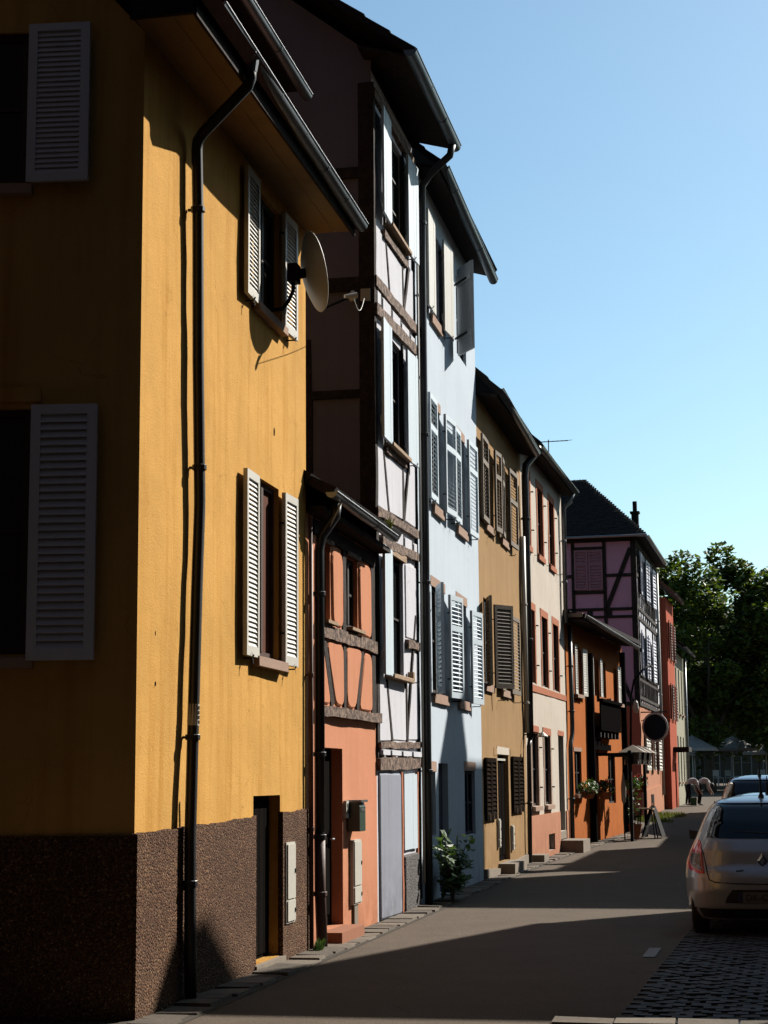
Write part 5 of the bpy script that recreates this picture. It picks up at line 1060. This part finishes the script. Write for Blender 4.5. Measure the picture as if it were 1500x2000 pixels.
cu = bpy.data.curves.new('plate_text', 'FONT'); cu.body = 'DK-CT-61'; cu.size = .095; cu.align_x = 'CENTER'; cu.extrude = .001
tmp = bpy.data.objects.new('plate_text_tmp', cu); COL.objects.link(tmp)
me = bpy.data.meshes.new_from_object(tmp.evaluated_get(bpy.context.evaluated_depsgraph_get())); COL.objects.unlink(tmp); bpy.data.objects.remove(tmp)
tx = link('plate_lettering', me, 'car_trim', pl); tx.matrix_local = Matrix.Translation((c1.rx(0, .42) - .018, -.02, .388)) @ Matrix(((0, 0, -1, 0), (-1, 0, 0, 0), (0, 1, 0, 0), (0, 0, 0, 1)))
bx = c1.rx(0, .80) - .012
b = B(); b.add([(bx, .055, .80), (bx, 0, .885), (bx, -.055, .80), (bx, 0, .715), (bx - .012, .03, .80), (bx - .012, 0, .845), (bx - .012, -.03, .80), (bx - .012, 0, .755)], [(0, 1, 5, 4), (1, 2, 6, 5), (2, 3, 7, 6), (3, 0, 4, 7)]); b.build('badge', 'chrome', c1.t)
B().tube([(c1.rx(.24, .70) - .006, .28, .695), (c1.rx(.24, .70) - .008, .20, .705)], .008, 6).build('model_lettering', 'chrome', c1.t)
seam([(.3, 1.10), (.0, 1.085), (-.3, 1.10)], .012, 'wiper', 'car_trim')
c2 = Car('low grey blue car parked in front of the silver hatchback', 'car_blue', (5.45, 25.3, 0), CAR_A, .985)
c3 = Car('taller dark grey car parked furthest along the row', 'car_dark', (6.55, 31.0, 0), CAR_A, 1.165)

# ================================================================== two people bending over
M['cloth_navy'] = simple('navy_cloth', (0.02, 0.022, 0.035), 0.9, 0, 0.8, 12, 0.1, 0.1)
M['cloth_white'] = simple('white_cloth', (0.55, 0.53, 0.52), 0.9, 0, 0.9, 12, 0.1, 0.1)
M['cloth_black'] = simple('black_cloth', (0.014, 0.014, 0.016), 0.9, 0, 0.8, 12, 0.1, 0.1)
M['skin'] = simple('skin', (0.42, 0.24, 0.17), 0.6, 0, 0.9, 9, 0.02, 0.3)
M['hair'] = simple('dark_hair', (0.03, 0.02, 0.015), 0.7, 0, 0.8, 30, 0.1, 0.3)
M['cloth_green'] = simple('green_bag_cloth', (0.06, 0.16, 0.07), 0.8, 0, 0.8, 9, 0.1, 0.2)
def skin(name, verts, edges, radii, mats, parent, sub=2):
    me = bpy.data.meshes.new(name); me.from_pydata(verts, edges, []); o = bpy.data.objects.new(name, me); COL.objects.link(o)
    md = o.modifiers.new('s', 'SKIN'); md.use_smooth_shade = True
    for i, r in enumerate(radii): me.skin_vertices[0].data[i].radius = (r, r) if not isinstance(r, tuple) else r
    me.skin_vertices[0].data[0].use_root = True
    ss = o.modifiers.new('u', 'SUBSURF'); ss.levels = sub
    dg = bpy.context.evaluated_depsgraph_get(); m2 = bpy.data.meshes.new_from_object(o.evaluated_get(dg)); COL.objects.unlink(o); bpy.data.objects.remove(o)
    for m in mats: m2.materials.append(M[m])
    for p in m2.polygons: p.use_smooth = True
    return m2
def person(label, pos, rz, top, legs, mirror=1):
    """figure bent forward at the hips; +x is the way it leans"""
    t = thing('person', label, 'person', pos, rz, 'people bending over at the end of the street')
    V = [(0, 0, .93), (.14, 0, 1.04), (.30, 0, 1.09), (.42, 0, 1.03), (.50, 0, .95), (.57, 0, .86),            # pelvis, waist, chest, shoulders, neck, head
         (.02, .10, .90), (.05, .11, .50), (-.02, .11, .09), (.13, .12, .04), (.02, -.10, .90), (.08, -.12, .50), (.03, -.12, .09), (.18, -.13, .04),
         (.40, .18, 1.0), (.44, .22, .74), (.54, .18, .52), (.58, .17, .44), (.40, -.18, 1.0), (.46, -.22, .74), (.58, -.18, .54), (.62, -.17, .46)]
    E = [(0, 1), (1, 2), (2, 3), (3, 4), (4, 5), (0, 6), (6, 7), (7, 8), (8, 9), (0, 10), (10, 11), (11, 12), (12, 13), (3, 14), (14, 15), (15, 16), (16, 17), (3, 18), (18, 19), (19, 20), (20, 21)]
    Rr = [.15, .145, .155, .12, .055, .085, .10, .068, .045, .04, .10, .068, .045, .04, .062, .048, .036, .03, .062, .048, .036, .03]
    me = skin('body', V, E, Rr, [top, legs, 'skin', 'cloth_white'], t)
    for p in me.polygons:
        c = p.center
        p.material_index = 3 if c.z < .11 else (1 if c.z < .93 and c.x < .26 else (2 if (c.x > .47 and c.z < .97) else 0))
    link('body', me, None, t)
    rh = random.Random(2); b = B(); n = 12
    b.add([(.585 + .105 * math.cos(2 * math.pi * k / n) * math.sin(math.pi * j / 7), .10 * math.sin(2 * math.pi * k / n) * math.sin(math.pi * j / 7), .875 + .11 * math.cos(math.pi * j / 7)) for j in range(0, 6) for k in range(n)], [(j * n + k, j * n + (k + 1) % n, (j + 1) * n + (k + 1) % n, (j + 1) * n + k) for j in range(5) for k in range(n)]); b.build('hair', 'hair', t, smooth=True)
    return t
za = zg(76.5)
person('person in navy trousers bending over at the street end, nearer the houses', (13.02, 76.4, za), .15, 'cloth_white', 'cloth_navy')
person('person in black trousers and pale top bending over, further right at the street end', (13.55, 76.6, za), -.1, 'cloth_white', 'cloth_black')
t = thing('shopping_bag', 'green bag hanging by the bending person nearer the houses', 'bag', (13.25, 76.2, za), 0)
B().hexa([(-.12, -.05, .02), (.12, -.05, .02), (.12, .05, .02), (-.12, .05, .02), (-.14, -.07, .36), (.14, -.07, .36), (.14, .07, .36), (-.14, .07, .36)]).build('pouch', 'cloth_green', t); B().tube([(-.1, 0, .36), (-.05, 0, .5), (.05, 0, .5), (.1, 0, .36)], .01, 6).build('strap', 'cloth_green', t)
# ================================================================== trees at the end of the street
def tree(label, pos, h, rx, ry, z0, n, seed, name='plane_tree', leaf=.34):
    r = random.Random(seed); t = thing(name, label, 'tree', pos, 0, 'plane trees on the square')
    b = B(); b.tube([(0, 0, -.3), (.05, 0, z0 * .5), (-.1, .1, z0 + .5), (.1, -.1, h * .6)], [.42, .33, .28, .12], 10)
    for k in range(7):
        a = k * .9 + r.uniform(-.3, .3); q = z0 + r.uniform(-.3, 1.5); b.tube([(0, 0, q), (math.cos(a) * rx * .35, math.sin(a) * ry * .35, q + (h - z0) * .25), (math.cos(a) * rx * .7, math.sin(a) * ry * .7, q + (h - z0) * r.uniform(.3, .55))], [.16, .1, .04], 6)
    b.build('trunk', 'bark', t, smooth=True)
    # clumps through the crown, each a puff of leaf faces; gaps stay between them
    cl = []; zc = (h + z0) / 2; rz_ = (h - z0) / 2
    while len(cl) < 70:
        p = Vector((r.uniform(-1, 1), r.uniform(-1, 1), r.uniform(-1, 1)))
        if .25 < p.length < 1.0: cl.append((Vector((p.x * rx, p.y * ry, zc + p.z * rz_)), r.uniform(.9, 1.9) * (rx / 6)))
    vs = []; fs = []
    for _ in range(n):
        c, R = cl[r.randrange(len(cl))]; u = Vector((r.gauss(0, 1), r.gauss(0, 1), r.gauss(0, .8))).normalized() * R * r.uniform(.3, 1.0) ** .5
        p = c + u; d = Vector((r.uniform(-1, 1), r.uniform(-1, 1), r.uniform(-.7, .3))).normalized(); e = d.cross(Vector((r.uniform(-.4, .4), r.uniform(-.4, .4), 1))).normalized(); s_ = leaf * r.uniform(.5, 1.2)
        k = len(vs); nn = d.cross(e) * s_ * .2
        vs += [tuple(p - d * s_ * .6), tuple(p + e * s_ * .5 + nn), tuple(p + d * s_ * .7), tuple(p - e * s_ * .5 + nn)]; fs.append((k, k + 1, k + 2, k + 3))
    B().add(vs, fs).build('crown', 'leaf', t, fix=False)
    return t
zt = zg(110)
tree('tall plane tree rising just behind the last houses of the row', (18.9, 103, zt), 14.6, 4.4, 4.0, 2.4, 17000, 1)
tree('broad plane tree right of the tallest one', (23.2, 104, zt), 12.6, 4.6, 4.2, 2.4, 17000, 2)
tree('plane tree at the right edge of the picture', (27.2, 108, zt), 11.8, 5.0, 4.5, 2.4, 15000, 3)
tree('dark plane tree further back between the others', (21.5, 118, zt), 13.6, 7.0, 5.5, 2.0, 17000, 4)
tree('plane tree half hidden behind the grey green house', (17.2, 116, zt), 12.5, 4.5, 4.5, 2.2, 12000, 6)
tree('plane tree far back at the right edge behind the others', (28.5, 124, zt), 12.5, 6.0, 5.0, 2.0, 12000, 7)
# far shop row under the trees
zf = zg(130)
H = thing('shop_building', 'dark building with white framed shop windows far behind the trees', 'building', (10, 150, zf), 0)
hw = [(3.2 + k * 2.7, 5.0 + k * 2.7, .5, 2.9) for k in range(13)] + [(3.4 + k * 2.7, 4.6 + k * 2.7, 4.6, 6.6) for k in range(13)]
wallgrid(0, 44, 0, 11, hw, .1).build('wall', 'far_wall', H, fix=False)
for w in hw: window(H, *w, .05, 'far_frame', 'glass', 2, 1, fw=.09)
B().quad((0, 0, 0), (0, 9, 0), (0, 9, 11), (0, 0, 11)).quad((0, 9, 0), (44, 9, 0), (44, 9, 11), (0, 9, 11)).build('rear_wall', 'oppwall', H, fix=False)
B().prismx([(-.6, 11), (9.6, 11), (4.5, 15)], -.5, 44.5).build('roof', 'tile_dark', H)
for k, (a, c) in enumerate(((15.5, 19.5), (22, 25.5))): B().hexa([(a, -1.6, 3.0), (c, -1.6, 3.0), (c, 0, 3.0), (a, 0, 3.0), (a, -1.6, 3.15), (c, -1.6, 3.15), (c, 0, 3.6), (a, 0, 3.6)]).build('awning', 'plastic', H)
def parasol(label, x_, y_, r, h):
    t = thing('parasol', label, 'parasol', (x_, y_, zf), 0, 'parasols on the square'); n = 8
    B().tube([(0, 0, 0), (0, 0, h)], .03, 6).build('pole', 'frame_white', t); b = B()
    b.add([(r * math.cos(2 * math.pi * k / n), r * math.sin(2 * math.pi * k / n), h - .75) for k in range(n)] + [(r * math.cos(2 * math.pi * k / n), r * math.sin(2 * math.pi * k / n), h - .92) for k in range(n)] + [(0, 0, h)], [(k, (k + 1) % n, 2 * n) for k in range(n)] + [(k, (k + 1) % n, (k + 1) % n + n, k + n) for k in range(n)]).build('canopy', 'far_frame', t, fix=False)
    B().box(-.3, .3, -.3, .3, 0, .06).build('base', 'concrete', t)
for i, (x_, y_, r, h, lb) in enumerate(((17.6, 101, 1.5, 2.9, 'pale parasol nearest the grey green house'), (18.6, 106, 1.4, 2.7, 'small pale parasol under the tallest tree'), (21.3, 108, 1.7, 3.0, 'wide pale parasol in the middle of the square'), (24.2, 112, 1.5, 2.8, 'pale parasol furthest right on the square'))): parasol(lb, x_, y_, r, h)
M['green_light'] = newmat('green_signal_light')[0]
b_ = M['green_light'].node_tree.nodes['Principled BSDF']; b_.inputs['Base Color'].default_value = (.02, .3, .15, 1); b_.inputs['Emission Color'].default_value = (.1, .9, .5, 1); b_.inputs['Emission Strength'].default_value = 1.2
t = thing('traffic_light', 'traffic light showing green at the right edge, far down the street', 'traffic light', (21.9, 99.5, zg(99.5)), 0)
B().tube([(0, 0, 0), (0, 0, 2.4)], .06, 8).build('post', 'iron', t); B().box(-.17, .17, -.12, .12, 2.3, 3.3).build('housing', 'iron', t)
for k, m in enumerate(('green_light', 'iron', 'iron')): B().add([(.11 * math.cos(a * .524), -.125, 2.5 + k * .3 + .11 * math.sin(a * .524)) for a in range(12)], [tuple(range(12))]).build('lens', m, t, fix=False)
# standing signs and tables seen as pale bits under the trees
def cafe_chair(label, x_, y_):
    t = thing('cafe_chair', label, 'chair', (x_, y_, zf), random.uniform(0, 3), 'chairs on the square')
    B().box(-.22, .22, -.22, .22, .43, .47).build('seat', 'far_frame', t); B().box(-.22, .22, .19, .22, .55, .9).build('backrest', 'far_frame', t)
    for a, c in ((-.2, -.2), (.2, -.2), (.2, .2), (-.2, .2)): B().box(a - .015, a + .015, c - .015, c + .015, 0, .43 if c < 0 else .6).build('leg', 'far_frame', t)
for i, w_ in enumerate(('furthest left of the row under the trees', 'second from the left under the trees', 'third from the left under the trees', 'in the middle of the row under the trees', 'third from the right under the trees', 'second from the right under the trees', 'furthest right of the row under the trees')): cafe_chair('pale cafe chair ' + w_, 18.0 + i * .95 + random.uniform(-.2, .2), 104 + random.uniform(-3, 4))

# ================================================================== plants at the wall foot
rb = random.Random(9)
t = thing('wall_shrub', 'leafy green shrub growing at the foot of the pale blue house', 'shrub', fr('f1', 11.95, .36, 0), A1)
b = B(); tips = []
for k in range(14):
    a = rb.uniform(-.7, 1.3); q = rb.uniform(-.2, .3); hh = rb.uniform(.6, 1.1) * (1.0 - .45 * max(0, a)); tip = Vector((a * .8, -q * .6, hh)); tips.append(tip)
    b.tube([(0, 0, -.02), tuple(tip * .5 + Vector((0, 0, .12))), tuple(tip)], [.014, .01, .005], 5)
b.build('stems', 'bark', t)
b = B()
for _ in range(420):
    tp = tips[rb.randrange(14)]; f = rb.uniform(.3, 1.05); p = tp * f + Vector((rb.gauss(0, .10), rb.gauss(0, .08), rb.gauss(.04, .08))); p.z = max(.05, p.z)
    d = Vector((rb.uniform(-1, 1), rb.uniform(-1, .2), rb.uniform(-.5, .2))).normalized(); e = d.cross(Vector((rb.uniform(-.3, .3), -.6, .8))).normalized(); s_ = rb.uniform(.055, .095); nn = d.cross(e) * s_ * .2
    b.add([p - d * s_, p - d * s_ * .3 + e * s_ * .55 + nn, p + d * s_ * .4 + e * s_ * .4 + nn, p + d * s_ * 1.1, p + d * s_ * .4 - e * s_ * .4 + nn, p - d * s_ * .3 - e * s_ * .55 + nn], [(0, 1, 2, 3), (0, 3, 4, 5)])
b.build('leaves', 'leaf_bush', t, fix=False)
def weed(label, key, s, o, n, h, sp, z=None, mat='leaf_bush'):
    t = thing('weed', label, 'weed', fr(key, s, o, zg(fr(key, s, o).y) if z is None else z), fang(key)); b = B()
    for _ in range(n):
        a = rb.uniform(0, 6.28); r = rb.uniform(0, sp); p = Vector((r * math.cos(a), -abs(r * math.sin(a)) * .4, 0)); l = h * rb.uniform(.4, 1); dd = Vector((rb.uniform(-.4, .4), rb.uniform(-.5, .2), 1)).normalized() * l; w = Vector((rb.uniform(-1, 1), rb.uniform(-1, 1), 0)).normalized() * .018
        b.quad(p - w, p + w, p + dd * .6 + w, p + dd)
    b.build('leaves', mat, t, fix=False)
weed('small green weed at the foot of the thin pipe beside the yellow house', 'f1', 5.02, .12, 70, .16, .16)
weed('tuft of dry grass on the roof edge gutter of the salmon house', 'f1', 7.9, .28, 40, .24, .10, 4.57, 'leaf_grass')
gp = B()
for _ in range(1500):
    s_, o_ = rb.uniform(-4.2, 3.5), rb.uniform(.15, 1.15) * 1.0
    p = fr('f8', s_, o_ + .25 * math.sin(s_)); p.z = zg(p.y) + .002; l = rb.uniform(.05, .16); w = Vector((rb.uniform(-1, 1), rb.uniform(-1, 1), 0)).normalized() * .02; d = Vector((rb.uniform(-.05, .05), rb.uniform(-.05, .05), l))
    gp.quad(p - w, p + w, p + d)
o = gp.build('grass_verge', 'leaf_grass', fix=False, kind='stuff'); o['label'] = 'strip of yellowing grass at the foot of the mauve house'; o['category'] = 'grass'
